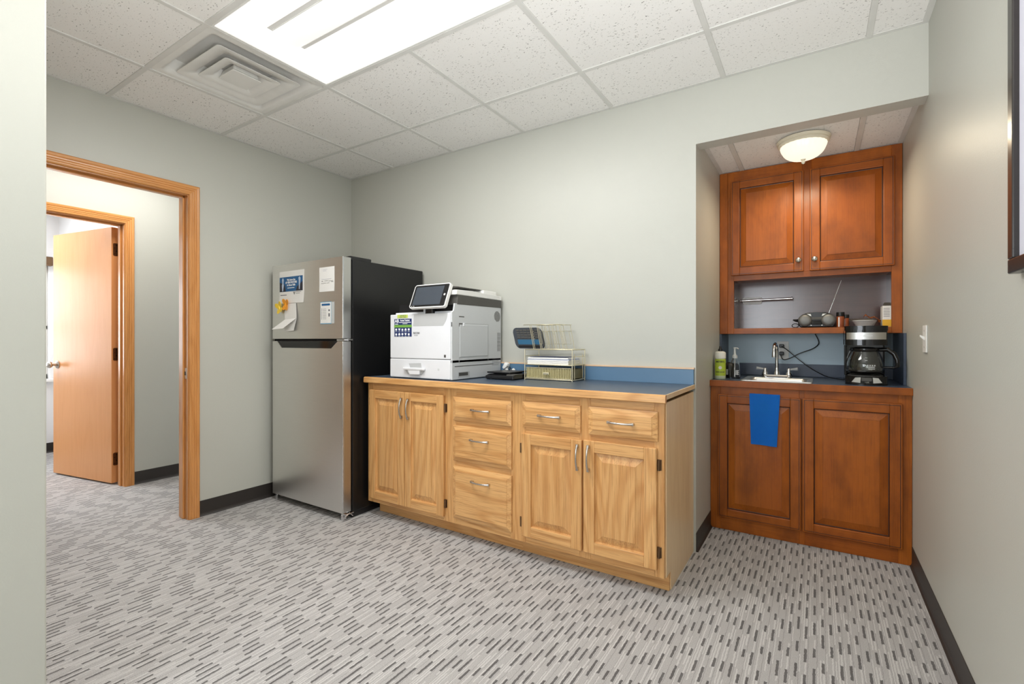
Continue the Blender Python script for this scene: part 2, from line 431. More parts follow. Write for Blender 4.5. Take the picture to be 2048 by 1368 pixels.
M_REFLE = emit('troffer_end_diffuser', (1, 0.985, 0.96, 1), 0.62)
M_ENAM = plain('white_enamel', S(224, 223, 218), 0.4)
M_DOME = emit('frosted_dome_glass', (1, 0.90, 0.72, 1), 0.95, S(140, 146, 136), 0.35)
M_DOMER = plain('dome_base_cream', S(226, 218, 196), 0.4)
M_FRAMEB = plain('picture_frame_black', S(34, 30, 28), 0.25)
M_MAT = plain('picture_mat', S(214, 214, 226), 0.5)

# ================================================================ ROOM SHELL
H = 2.515; XR = 3.772; XL = 2.816; RB = 1.03; G = 0.6096
CX = [0.5167 + G * k for k in range(-1, 7)]; RY = [-0.4524 - G * k for k in range(-1, 8)]
def cells(lo, hi, lines):
    e = [lo] + [l for l in lines if lo + 0.02 < l < hi - 0.02] + [hi]
    return list(zip(e, e[1:]))
struct('floor', box(BM(), (-3.4, -4.7, -0.08), (3.95, 1.2, 0)), M_CARPET)
# left wall with doorway y -2.20 .. -1.262
DY0, DY1, DZ = -2.20, -1.262, 2.062
b = BM(); box(b, (-0.12, DY1 + 0.02, 0), (0, 0.12, 2.62)); box(b, (-0.12, DY0 - 0.02, DZ + 0.02), (0, DY1 + 0.02, 2.62)); box(b, (-0.12, -4.6, 0), (0, DY0 - 0.02, 2.62))
struct('wall_left', b, M_WALL)
b = BM(); box(b, (0, 0, 0), (XL, 0.12, 2.62), 0); box(b, (XL, 0, 2.20), (XR, 0.097, 2.62))
struct('wall_back', b, M_WALL)
struct('wall_recess_left', box(BM(), (XL - 0.1, 0.12, 0), (XL, RB + 0.1, 2.62)), M_WALL)
struct('wall_recess_back', box(BM(), (XL, RB, 0), (XR, RB + 0.1, 2.62)), M_WALL)
struct('wall_right', box(BM(), (XR, -4.7, 0), (XR + 0.12, RB + 0.1, 2.62)), M_WALL)
struct('wall_rear', box(BM(), (1.6, -4.7, 0), (XR, -4.58, 2.62)), M_WALL)
struct('wall_near_corner', box(BM(), (0, -4.6, 0), (1.603, -2.292, 2.62), 0.004, 2), M_WALL)

# suspended ceiling: slab + tiles + runners
ceil = struct('ceiling', box(BM(), (0, -4.6, 2.58), (XR, 0.0, 2.64)), M_HCEIL)
GX = [c for c in CX if 0 < c < XR]; GY = [r for r in RY if -4.6 < r < 0]
tile_meshes = {}
for (x0, x1) in cells(0, XR, GX):
    for (y0, y1) in cells(-4.58, 0, sorted(GY)):
        if x1 <= 1.61 and y1 <= -2.28: continue
        cxm, cym = (x0 + x1) / 2, (y0 + y1) / 2
        if CX[2] < cxm < CX[4] and RY[3] < cym < RY[2]: continue          # luminaire
        if CX[1] < cxm < CX[2] and RY[3] < cym < RY[2]: continue          # air diffuser
        key = (round(x1 - x0, 3), round(y1 - y0, 3))
        if key not in tile_meshes:
            bm = BM(); g = 0.010
            box(bm, (-(x1 - x0) / 2 + g, -(y1 - y0) / 2 + g, 0.0), ((x1 - x0) / 2 - g, (y1 - y0) / 2 - g, 0.016), 0.003, 1)
            t = mk('ceiling_tile', bm, M_TILE, ceil, world=False); tile_meshes[key] = t
        else: t = dup(tile_meshes[key], ceil)
        t.location = (cxm, cym, H + 0.003)
for x in GX:
    for ya, yb in (((-4.58, RY[3]), (RY[2], 0)) if abs(x - CX[3]) < 0.01 else ((-4.58, 0),)):
        struct('grid_runner', box(BM(), (x - 0.012, ya, H - 0.002), (x + 0.012, yb, H + 0.010), 0.001, 1), M_GRID, ceil)
for y in GY:
    struct('grid_runner', box(BM(), (0 if y > -2.28 else 1.603, y - 0.012, H - 0.0015), (XR, y + 0.012, H + 0.010), 0.001, 1), M_GRID, ceil)
for lo, hi in (((XR - 0.022, -4.58, H - 0.001), (XR, 0, H + 0.002)), ((0, -0.022, H - 0.001), (XR - 0.022, 0, H + 0.002)), ((0, -2.29, H - 0.001), (0.022, -0.022, H + 0.002))):
    struct('wall_angle', box(BM(), lo, hi), M_GRID, ceil)
# recess ceiling
ZR = 2.252
rc = struct('ceiling.001', box(BM(), (XL, 0.097, ZR + 0.03), (XR, RB, ZR + 0.07)), M_HCEIL)
rx = [2.953, 3.562]
for (x0, x1) in cells(XL, XR, rx):
    struct('ceiling_tile', box(BM(), (x0 + 0.012, 0.11, ZR + 0.004), (x1 - 0.012, 1.02, ZR + 0.02), 0.003, 1), M_TILE, rc)
for x in rx: struct('grid_runner', box(BM(), (x - 0.012, 0.098, ZR - 0.002), (x + 0.012, RB, ZR + 0.01), 0.001, 1), M_GRID, rc)
for lo, hi in (((XL, 0.098, ZR - 0.001), (XL + 0.022, RB, ZR + 0.002)), ((XR - 0.022, 0.098, ZR - 0.001), (XR, RB, ZR + 0.002)), ((XL + 0.022, 0.098, ZR - 0.001), (XR - 0.022, 0.12, ZR + 0.002))):
    struct('wall_angle', box(BM(), lo, hi), M_GRID, rc)

# baseboards (vinyl cove)
def cove(name, p0, p1, n):
    """strip along p0-p1 with outward normal n"""
    bm = BM(); d = Vector((p1[0] - p0[0], p1[1] - p0[1], 0)); n = Vector((n[0], n[1], 0))
    prof = [(0, 0.1), (0.003, 0.1), (0.003, 0.018), (0.006, 0.008), (0.012, 0.002), (0.012, 0), (0, 0)]
    A = [bm.verts.new(Vector((p0[0], p0[1], z)) + n * t) for t, z in prof]; B = [bm.verts.new(v.co + d) for v in A]
    k = len(prof)
    for i in range(k): bm.faces.new((A[i], A[(i + 1) % k], B[(i + 1) % k], B[i]))
    bm.faces.new(A); bm.faces.new(B[::-1])
    return struct(name, bm, M_BASE)
cove('baseboard_left', (0, DY1 + 0.058, 0), (0, 0, 0), (1, 0))
cove('baseboard_right', (XR, -4.58), (XR, 0.413), (-1, 0))
cove('baseboard_recess_left', (XL, 0), (XL, 0.413), (1, 0))
cove('baseboard_near_corner', (1.603, -4.58), (1.603, -2.292), (1, 0))

# doorway casing and jambs
def casing_profile(w=0.060):
    return [(0, 0), (0, 0.010), (0.006, 0.014), (0.012, 0.0145), (0.015, 0.012), (0.018, 0.0145), (0.024, 0.015), (0.027, 0.0125), (0.030, 0.0155), (0.037, 0.016), (0.040, 0.0135), (0.043, 0.0165), (w - 0.006, 0.018), (w, 0.014), (w, 0)]
def doorway(name, xf, y0, y1, zt, thick, sgn, mats):
    """cased opening in a wall whose room face is x = xf (facing +x if sgn=1)"""
    bm = BM()
    xb = xf - sgn * thick
    lo, hi = min(xf, xb), max(xf, xb)
    box(bm, (lo, y1, 0), (hi, y1 + 0.02, zt + 0.02), 0, mi=0); box(bm, (lo, y0 - 0.02, 0), (hi, y0, zt + 0.02), 0, mi=0)
    box(bm, (lo, y0, zt), (hi, y1, zt + 0.02), 0, mi=1)
    j = struct(name, bm, mats)
    st = BM(); xm = (lo + hi) / 2
    box(st, (xm - 0.018, y1 - 0.011, 0), (xm + 0.018, y1, zt), 0.002, 1); box(st, (xm - 0.018, y0, 0), (xm + 0.018, y0 + 0.011, zt), 0.002, 1); box(st, (xm - 0.018, y0, zt - 0.011), (xm + 0.018, y1, zt), 0.002, 1, mi=1)
    struct('door_stop', st, mats, j)
    pr_ = casing_profile(); rev = 0.004
    for face, s_ in ((xf, sgn), (xb, -sgn)):
        # right leg (y1 side), left leg, head with mitred ends
        for kind in ('r', 'l', 'h'):
            bm = BM(); A = []; B = []
            for t, h in pr_:
                if kind == 'r': A.append((face + s_ * h, y1 + rev + t, 0)); B.append((face + s_ * h, y1 + rev + t, zt + rev + t))
                elif kind == 'l': A.append((face + s_ * h, y0 - rev - t, 0)); B.append((face + s_ * h, y0 - rev - t, zt + rev + t))
                else: A.append((face + s_ * h, y0 - rev - t, zt + rev + t)); B.append((face + s_ * h, y1 + rev + t, zt + rev + t))
            A = [bm.verts.new(p) for p in A]; B = [bm.verts.new(p) for p in B]; k = len(A)
            for i in range(k): bm.faces.new((A[i], A[(i + 1) % k], B[(i + 1) % k], B[i]))
            bm.faces.new(A); bm.faces.new(B[::-1])
            struct('casing', bm, mats[1] if kind == 'h' else mats[0], j)
    return j
t1 = doorway('trim_1', 0.0, DY0, DY1, DZ, 0.12, 1, [M_TRIMZ, M_TRIMY])
bm = BM(); box(bm, (-0.045, DY1 - 0.0022, 0.895), (-0.012, DY1 + 0.001, 0.965), 0.0008, 1); box(bm, (-0.036, DY1 - 0.0026, 0.918), (-0.022, DY1, 0.942), 0, mi=1)
struct('strike_plate', bm, [M_NICKEL, M_DARK], t1)

# hall beyond the doorway
HX = -1.18; IY0, IY1, IZ = -2.055, -1.205, 2.045
b = BM(); box(b, (HX - 0.12, IY1 + 0.02, 0), (HX, 0.4, 2.62)); box(b, (HX - 0.12, IY0 - 0.02, IZ + 0.02), (HX, IY1 + 0.02, 2.62)); box(b, (HX - 0.12, -4.6, 0), (HX, IY0 - 0.02, 2.62))
struct('wall_hall', b, M_WALL)
struct('wall_hall_end', box(BM(), (HX, 0.3, 0), (-0.12, 0.42, 2.62)), M_WALL)
struct('wall_hall_front', box(BM(), (HX, -4.6, 0), (-0.12, -4.48, 2.62)), M_WALL)
struct('ceiling_hall', box(BM(), (HX, -4.48, H), (-0.12, 0.3, 2.6)), M_HCEIL)
cove('baseboard_hall', (HX, IY1 + 0.07), (HX, 0.3), (1, 0))
t2 = doorway('trim_2', HX, IY0, IY1, IZ, 0.12, 1, [M_TRIMZ, M_TRIMY])
# office beyond
struct('wall_office_side', box(BM(), (-3.2, -1.085, 0), (HX - 0.12, -0.965, 2.62)), M_OFFICE)
struct('wall_office_front', box(BM(), (-3.2, -4.6, 0), (HX - 0.12, -4.48, 2.62)), M_OFFICE)
WY0, WY1, WZ0, WZ1 = -2.45, -1.165, 0.75, 1.95
b = BM(); box(b, (-3.32, WY1, 0), (-3.2, -0.965, 2.62)); box(b, (-3.32, -4.6, 0), (-3.2, WY0, 2.62)); box(b, (-3.32, WY0, 0), (-3.2, WY1, WZ0)); box(b, (-3.32, WY0, WZ1), (-3.2, WY1, 2.62))
struct('wall_office_far', b, M_OFFICE)
struct('ceiling_office', box(BM(), (-3.2, -4.48, H), (HX - 0.12, -1.085, 2.6)), M_OFFICE)
cove('baseboard_office_side', (-3.2, -1.085), (HX - 0.138, -1.085), (0, -1))
cove('baseboard_office_far', (-3.2, -4.48), (-3.2, -1.085), (1, 0))
bm = BM()
for y0, y1, z0, z1 in ((WY0, WY1, WZ0, WZ0 + 0.05), (WY0, WY1, WZ1 - 0.05, WZ1), (WY0, WY0 + 0.05, WZ0, WZ1), (WY1 - 0.05, WY1, WZ0, WZ1), (WY0, WY1, 1.25, 1.29)):
    box(bm, (-3.30, y0, z0), (-3.225, y1, z1), 0.004, 1)
win = struct('window_1', bm, M_WHITE)
struct('pane', box(BM(), (-3.268, WY0 + 0.05, WZ0 + 0.05), (-3.264, WY1 - 0.05, 1.25)), M_PANE, win)
struct('pane', box(BM(), (-3.258, WY0 + 0.05, 1.29), (-3.254, WY1 - 0.05, WZ1 - 0.05)), M_PANE, win)
struct('window_sill', box(BM(), (-3.225, WY0 - 0.03, WZ0 - 0.03), (-3.15, WY1 + 0.03, WZ0), 0.004, 1), M_WHITE, win)
struct('blind_headrail', box(BM(), (-3.2, WY0 - 0.02, WZ1 - 0.06), (-3.13, WY1 + 0.02, WZ1 + 0.03), 0.006, 1), M_BRONZE, win)

# window in the rear wall behind the camera
bm = BM()
for x0, x1, z0, z1 in ((1.72, 3.08, 0.80, 0.84), (1.72, 3.08, 2.06, 2.10), (1.72, 1.76, 0.84, 2.06), (3.04, 3.08, 0.84, 2.06), (2.38, 2.42, 0.84, 2.06)): box(bm, (x0, -4.58, z0), (x1, -4.55, z1), 0.003, 1)
win2 = struct('window_2', bm, M_WHITE)
for x0, x1 in ((1.76, 2.38), (2.42, 3.04)): struct('pane', box(BM(), (x0, -4.578, 0.84), (x1, -4.570, 2.06)), M_MAT, win2)

# office door leaf, hinged on the right jamb
hx, hy = -1.312, -1.238
da = math.atan2(-1.386 + 1.238, -2.123 + 1.312)   # direction of the leaf from the hinge
leaf_len = 0.825; th = 0.044
dv = Vector((math.cos(da), math.sin(da), 0)); nv = Vector((-dv.y, dv.x, 0))   # nv points to +y? fixed below
if nv.y > 0: nv = -nv
bm = BM()
box(bm, (0.006, 0, 0.012), (leaf_len, th, 2.035), 0.002, 1)
Mleaf = Matrix.Translation((hx, hy, 0)) @ Matrix(((dv.x, -nv.x, 0, 0), (dv.y, -nv.y, 0, 0), (0, 0, 1, 0), (0, 0, 0, 1)))
bm.transform(Mleaf)
leaf = struct('door_1', bm, M_LEAF)
for side in (0, 1):
    bm = BM(); s_ = -1 if side == 0 else 1; y0 = 0 if side == 0 else th
    lathe(bm, [(0.001, 0), (0.031, 0), (0.033, 0.004 * s_), (0.026, 0.010 * s_), (0.012, 0.014 * s_), (0.011, 0.034 * s_), (0.020, 0.040 * s_), (0.027, 0.050 * s_), (0.027, 0.060 * s_), (0.020, 0.068 * s_), (0.001, 0.070 * s_)], (leaf_len - 0.065, y0, 0.935), 24, axis='y')
    bm.transform(Mleaf); struct('door_knob', bm, M_NICKEL, leaf)
for z in (0.20, 1.03, 1.86):
    bm = BM(); prism(bm, rr(0.010, 0.042, z - 0.05, z + 0.05, 0.010), 0.003, 0.007, 'x')
    for k in range(3): cyl(bm, (-0.004, th + 0.007, z - 0.05 + k * 0.034), (-0.004, th + 0.007, z - 0.018 + k * 0.034), 0.0075, seg=12)
    box(bm, (-0.010, th + 0.004, z - 0.05), (0.007, th + 0.008, z + 0.05)); box(bm, (0.003, th - 0.004, z - 0.05), (0.007, th + 0.006, z + 0.05))
    for dz, dy in ((-0.035, 0.020), (-0.012, 0.032), (0.012, 0.020), (0.035, 0.032)): cyl(bm, (0.002, dy, z + dz), (0.0035, dy, z + dz), 0.0035, seg=8, mi=1)
    bm.transform(Mleaf); struct('hinge', bm, [M_BRONZE, M_DARK], leaf)
# coat hook on the office wall behind the door
bm = BM(); box(bm, (-1.665, -1.089, 1.49), (-1.635, -1.085, 1.545), 0.001, 1); tube(bm, [(-1.65, -1.088, 1.515), (-1.65, -1.12, 1.505), (-1.65, -1.14, 1.515), (-1.65, -1.145, 1.54)], 0.005, 8)
solo('coat_hook', bm, M_NICKEL, 'small metal coat hook on white wall seen through gap behind door', 'hook', (-1.65, -1.085, 1.49))

# ================================================================ CEILING FIXTURES
# luminaire between grid columns 2-4, rows 1-2
lx0, lx1, ly0, ly1 = CX[2] + 0.012, CX[4] - 0.012, RY[3] + 0.012, RY[2] - 0.012
troff = thing('ceiling_luminaire', 'large white recessed fluorescent panel light glowing in the tiled ceiling', 'ceiling light', ((lx0 + lx1) / 2, (ly0 + ly1) / 2, H))
bm = BM(); t = 0.010; zt = H + 0.075
for lo, hi in (((lx0, ly0, H - 0.001), (lx1, ly0 + t, H + 0.03)), ((lx0, ly1 - t, H - 0.001), (lx1, ly1, H + 0.03)), ((lx0, ly0 + t, H - 0.001), (lx0 + t, ly1 - t, H + 0.03)), ((lx1 - t, ly0 + t, H - 0.001), (lx1, ly1 - t, H + 0.03))): box(bm, lo, hi, 0.001, 1)
mk('housing', bm, M_ENAM, troff)
ym = (ly0 + ly1) / 2; lw = 0.125; ex = 0.105
for sgn, ye in ((-1, ly0 + t), (1, ly1 - t)):
    bm = BM(); N = 8; A = []; B = []
    for i in range(N + 1):
        f = i / N; y = ye + (ym + sgn * (lw / 2 + 0.012) - ye) * f; z = H + 0.004 + 0.062 * math.sin(f * PI / 2)
        A.append(bm.verts.new((lx0 + t + ex * f * 0.9, y, z))); B.append(bm.verts.new((lx1 - t - ex * f * 0.9, y, z)))
    for i in range(N): bm.faces.new((A[i], B[i], B[i + 1], A[i + 1]))
    o = mk('side_diffuser', bm, M_REFL, troff, smooth=True)
for sgn, xe in ((-1, lx0 + t), (1, lx1 - t)):
    bm = BM(); N = 8; A = []; B = []
    for i in range(N + 1):
        f = i / N; x = xe - sgn * ex * 0.9 * f; z = H + 0.004 + 0.062 * math.sin(f * PI / 2)
        yy = (ly1 - t - ym) * (1 - f) + (lw / 2 + 0.012) * f
        A.append(bm.verts.new((x, ym - yy, z))); B.append(bm.verts.new((x, ym + yy, z)))
    for i in range(N): bm.faces.new((A[i], B[i], B[i + 1], A[i + 1]))
    mk('end_reflector', bm, M_REFLE, troff, smooth=True)
bm = BM(); prof = []
for i in range(11):
    a = PI * i / 10; prof.append((ym - math.cos(a) * (lw / 2 + 0.010), H + 0.064 - 0.022 * math.sin(a)))
prism(bm, prof, lx0 + t + ex * 0.88, lx1 - t - ex * 0.88, 'x')
mk('lens', bm, M_LENS, troff, smooth=True)
for sgn in (-1, 1):
    y = ym + sgn * (lw / 2 + 0.012)
    mk('lens_clip', box(BM(), (lx0 + t + ex * 0.9, y - 0.0022, H + 0.059), (lx1 - t - ex * 0.9, y + 0.0022, H + 0.064), 0.001, 1), M_ENAM, troff)

ta = area('luminaire_lamp', ((lx0 + lx1) / 2, ym, H - 0.004), lx1 - lx0 - 0.05, ly1 - ly0 - 0.05, P_TROFFER, (1, 0.995, 0.98))

# air diffuser in the neighbouring bay
vx0, vx1, vy0, vy1 = CX[1] + 0.012, CX[2] - 0.012, RY[3] + 0.012, RY[2] - 0.012
vc = Vector(((vx0 + vx1) / 2, (vy0 + vy1) / 2, H))
vent = thing('air_diffuser', 'square white metal ceiling air vent with stepped louvres beside the light', 'vent', vc)
def sqring(bm, steps, mi=0, cap=False, c=vc):
    prev = None
    for h, z in steps:
        n = 3; L = []
        r = min(0.02, h * 0.12)
        for cx_, cy_, a0 in ((1, 1, 0), (-1, 1, 90), (-1, -1, 180), (1, -1, 270)):
            for i in range(n + 1):
                a = math.radians(a0 + 90 * i / n); L.append(bm.verts.new((c.x + cx_ * (h - r) + r * math.cos(a), c.y + cy_ * (h - r) + r * math.sin(a), z)))
        if prev:
            k = len(L)
            for i in range(k): bm.faces.new((prev[i], prev[(i + 1) % k], L[(i + 1) % k], L[i])).material_index = mi
        prev = L
    if cap: bm.faces.new(prev).material_index = mi
hw = (vx1 - vx0) / 2
bm = BM(); sqring(bm, [(hw, H + 0.006), (hw, H + 0.002), (0.268, H + 0.002), (0.255, H + 0.008), (0.240, H + 0.030), (0.215, H + 0.075), (0.185, H + 0.095), (0.16, H + 0.10)])
mk('face_panel', bm, M_ENAM, vent, smooth=True)
bm = BM(); sqring(bm, [(0.16, H + 0.10), (0.155, H + 0.30)], cap=True)
mk('duct_neck', bm, M_DGREY, vent)
for h0, h1, z0, z1 in ((0.212, 0.128, H - 0.004, H + 0.046), (0.142, 0.070, H - 0.008, H + 0.040)):
    bm = BM(); sqring(bm, [(h1, z1), (h1 + 0.006, z1 - 0.014), (h1 + 0.024, z0 + 0.010), (h0 - 0.012, z0 + 0.001), (h0, z0), (h0, z0 + 0.0025), (h0 - 0.012, z0 + 0.0035), (h1 + 0.026, z0 + 0.014), (h1 + 0.008, z1 - 0.010), (h1 + 0.002, z1 + 0.001)])
    mk('louvre', bm, M_ENAM, vent, smooth=True)
bm = BM(); sqring(bm, [(0.060, H + 0.024), (0.066, H - 0.002), (0.074, H - 0.010), (0.072, H - 0.012), (0.02, H - 0.012)], cap=True)
mk('centre_plate', bm, M_ENAM, vent)
for dx, dy in ((0.2, -0.2), (-0.2, 0.2)):
    bm = BM(); box(bm, (vc.x + dx * 1.08 - 0.007, vc.y + dy * 1.08 - 0.007, H + 0.034), (vc.x + dx * 1.08 + 0.007, vc.y + dy * 1.08 + 0.007, H + 0.080), 0.002, 1)
    mk('bracket', bm, M_ENAM, vent)

# dome light in the recess
dc = (3.302, 0.385, ZR)
dome = thing('dome_light', 'round ribbed frosted glass dome light glowing on the low recess ceiling', 'ceiling light', dc)
bm = BM(); lathe(bm, [(0.06, ZR - 0.001), (0.122, ZR - 0.001), (0.130, ZR - 0.006), (0.127, ZR - 0.014), (0.121, ZR - 0.018), (0.124, ZR - 0.026), (0.116, ZR - 0.034), (0.108, ZR - 0.036), (0.06, ZR - 0.030)], (dc[0], dc[1], 0), 48)
mk('base_ring', bm, M_DOMER, dome)
bm = BM(); prof = [(0.112, ZR - 0.030)]
for i in range(1, 13):
    f = i / 12; prof.append((0.112 * math.cos(f * PI / 2) ** 0.62 if f < 1 else 0.004, ZR - 0.032 - 0.078 * math.sin(f * PI / 2) ** 1.25))
lathe(bm, prof, (dc[0], dc[1], 0), 96, mod=lambda a: 1 + 0.010 * math.cos(24 * a))
mk('glass_bowl', bm, M_DOME, dome)
bm = BM(); lathe(bm, [(0.003, ZR - 0.106), (0.012, ZR - 0.109), (0.012, ZR - 0.113), (0.006, ZR - 0.117), (0.010, ZR - 0.124), (0.008, ZR - 0.132), (0.002, ZR - 0.137)], (dc[0], dc[1], 0), 16)
mk('finial', bm, M_DOMER, dome)
lp = bpy.data.lights.new('dome_lamp', 'AREA'); lp.shape = 'DISK'; lp.size = 0.2; lp.energy = P_DOME; lp.color = (1, 0.84, 0.60)
lo_ = bpy.data.objects.new('dome_lamp', lp); lo_.location = (dc[0], dc[1], ZR - 0.142); COL.objects.link(lo_)

# ================================================================ CABINET BUILDERS
def pull(parent, c, vertical=False, L=0.118, yf=-0.59):
    """bow pull, centre c=(x,z), door face at yf"""
    bm = BM(); y0 = yf
    pts = []; N = 10
    for i in range(N + 1):
        f = i / N; s_ = -L / 2 + L * f
        pts.append((s_, 0.010 + 0.016 * math.sin(f * PI) ** 0.7))
    W = [(c[0] + (0 if vertical else s_), y0 - h, c[1] + (s_ if vertical else 0)) for s_, h in pts]
    tube(bm, W, [0.0062 - 0.0016 * math.sin(i / N * PI) for i in range(N + 1)], 8)
    for e in (-1, 1):
        d = e * (L / 2 - 0.004)
        p = (c[0] + (0 if vertical else d), c[1] + (d if vertical else 0))
        w_, h_ = (0.0065, 0.009) if vertical else (0.009, 0.0065)
        box(bm, (p[0] - w_, y0 - 0.015, p[1] - h_), (p[0] + w_, y0, p[1] + h_), 0.002, 2)
    return mk('handle', bm, M_NICKEL, parent)
def hinge(parent, x, z, yf=-0.57):
    bm = BM(); cyl(bm, (x, yf - 0.008, z - 0.024), (x, yf - 0.008, z + 0.024), 0.006, seg=10)
    box(bm, (x - 0.010, yf - 0.004, z - 0.024), (x + 0.010, yf + 0.0005, z + 0.024), 0.001, 1)
    return mk('hinge', bm, M_BRONZE, parent)
def panel_door(parent, x0, x1, z0, z1, yf, t, st, V, Hm, slope=0.034, glaze=None, name='door', rise=0.002):
    bm = BM(); bv = 0.0035
    box(bm, (x0, yf, z0), (x0 + st, yf + t, z1), bv, 2, 0); box(bm, (x1 - st, yf, z0), (x1, yf + t, z1), bv, 2, 0)
    box(bm, (x0 + st - 0.001, yf, z0), (x1 - st + 0.001, yf + t, z0 + st), bv, 2, 1); box(bm, (x0 + st - 0.001, yf, z1 - st), (x1 - st + 0.001, yf + t, z1), bv, 2, 1)
    d = mk(name, bm, [V, Hm], parent)
    bm = BM(); g = 2 if glaze else 0
    a = st - 0.004
    rings(bm, x0 + a, x1 - a, z0 + a, z1 - a, yf, [(0, 0.002, 0), (0.006, 0.0135, g), (0.009, 0.014, g), (0.009 + slope * 0.55, 0.0085, 0), (0.009 + slope, rise + 0.002, 0), (0.0095 + slope, rise, g), (0.012 + slope, rise, 0)])
    mats = [V, Hm] + ([glaze] if glaze else [])
    mk('panel', bm, mats, d)
    if glaze:
        bm = BM(); w_ = 0.0030
        for e in (0.0075,):
            for lo, hi in (((x0 + e, z0 + e), (x1 - e, z0 + e + w_)), ((x0 + e, z1 - e - w_), (x1 - e, z1 - e)), ((x0 + e, z0 + e), (x0 + e + w_, z1 - e)), ((x1 - e - w_, z0 + e), (x1 - e, z1 - e))):
                box(bm, (lo[0], yf - 0.0003, lo[1]), (hi[0], yf + 0.002, hi[1]))
        mk('glaze_line', bm, glaze, d)
    return d
def drawer(parent, x0, x1, z0, z1, yf, t, hx=None, hz=None):
    bm = BM(); rings(bm, x0, x1, z0, z1, yf, [(0, t, 0), (0, 0.0105, 0), (0.002, 0.009, 0), (0.024, 0.002, 0), (0.0245, 0.0, 0), (0.027, -0.0006, 0)])
    d = mk('drawer', bm, M_OAKH, parent)
    pull(d, (hx if hx else (x0 + x1) / 2, hz if hz else (z0 + z1) / 2), False, yf=yf)
    return d

# ================================================================ OAK BASE CABINETS
YF = -0.57; ZB = 0.088; ZC = 0.866; X0, XM, X1 = 0.880, 2.022, 2.800
def carcass(c, x0, x1, left_end, right_end):
    bm = BM(); box(bm, (x0 + 0.001, YF + 0.02, ZB), (x1 - 0.001, -0.002, ZC - 0.001))
    box(bm, (x0 + 0.02, -0.49 + 0.018, 0.001), (x1 - 0.02, -0.02, ZB))
    mk('body', bm, M_OAKV, c)
    bm = BM(); box(bm, (x0 + (0.02 if left_end else 0), -0.49, 0.001), (x1, -0.472, ZB + 0.004), 0.001, 1); mk('toe_kick', bm, M_OAKH, c)
    if right_end:
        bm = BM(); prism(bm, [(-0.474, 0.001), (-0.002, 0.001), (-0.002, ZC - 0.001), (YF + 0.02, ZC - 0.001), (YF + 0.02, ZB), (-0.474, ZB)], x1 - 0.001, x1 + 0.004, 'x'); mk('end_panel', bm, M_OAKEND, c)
def face_frame(c, verts, rails):
    for a, b_ in verts: mk('stile', box(BM(), (a, YF, ZB), (b_, YF + 0.02, ZC - 0.001), 0.0012, 1), M_OAKV, c)
    for a, b_, z0, z1 in rails: mk('rail', box(BM(), (a, YF + 0.0004, z0), (b_, YF + 0.02, z1), 0.0008, 1), M_OAKH, c)
ca = thing('base_cabinet', 'oak base cabinet with two tall doors and three drawers beside the refrigerator', 'cabinet', ((X0 + XM) / 2, -0.29, 0))
carcass(ca, X0, XM, True, False)
face_frame(ca, [(X0, 0.925), (1.528, 1.622), (1.992, XM)], [(0.925, 1.528, ZB, 0.130), (0.925, 1.528, 0.812, ZC - 0.001), (1.622, 1.992, ZB, 0.140), (1.622, 1.992, 0.812, ZC - 0.001), (1.622, 1.992, 0.645, 0.695), (1.622, 1.992, 0.415, 0.465)])
d1 = panel_door(ca, 0.912, 1.2245, 0.118, 0.822, -0.59, 0.019, 0.054, M_OAKV, M_OAKH); pull(d1, (1.209, 0.724), True); hinge(d1, 0.907, 0.745); hinge(d1, 0.907, 0.195)
d2 = panel_door(ca, 1.2285, 1.541, 0.118, 0.822, -0.59, 0.019, 0.054, M_OAKV, M_OAKH); pull(d2, (1.266, 0.722), True); hinge(d2, 1.546, 0.748); hinge(d2, 1.546, 0.192)
drawer(ca, 1.607, 2.005, 0.685, 0.820, -0.59, 0.019, 1.811, 0.755)
drawer(ca, 1.607, 2.005, 0.455, 0.656, -0.59, 0.019, 1.803, 0.588)
drawer(ca, 1.607, 2.005, 0.125, 0.424, -0.59, 0.019, 1.811, 0.358)
cb_ = thing('base_cabinet', 'oak base cabinet with two drawers above two doors next to the recess', 'cabinet', ((XM + X1) / 2, -0.29, 0))
carcass(cb_, XM, X1, False, True)
face_frame(cb_, [(XM, 2.088), (2.392, 2.452), (2.755, X1)], [(2.088, 2.392, ZB, 0.140), (2.452, 2.755, ZB, 0.140), (2.088, 2.392, 0.812, ZC - 0.001), (2.452, 2.755, 0.812, ZC - 0.001), (2.088, 2.392, 0.645, 0.700), (2.452, 2.755, 0.645, 0.700)])
drawer(cb_, 2.073, 2.402, 0.692, 0.825, -0.59, 0.019, 2.237, 0.761)
drawer(cb_, 2.443, 2.774, 0.692, 0.825, -0.59, 0.019, 2.608, 0.762)
d3 = panel_door(cb_, 2.072, 2.411, 0.126, 0.660, -0.59, 0.019, 0.056, M_OAKV, M_OAKH); pull(d3, (2.393, 0.578), True); hinge(d3, 2.064, 0.58); hinge(d3, 2.064, 0.195)
d4 = panel_door(cb_, 2.421, 2.770, 0.126, 0.664, -0.59, 0.019, 0.056, M_OAKV, M_OAKH); pull(d4, (2.449, 0.580), True); hinge(d4, 2.778, 0.590); hinge(d4, 2.778, 0.203)

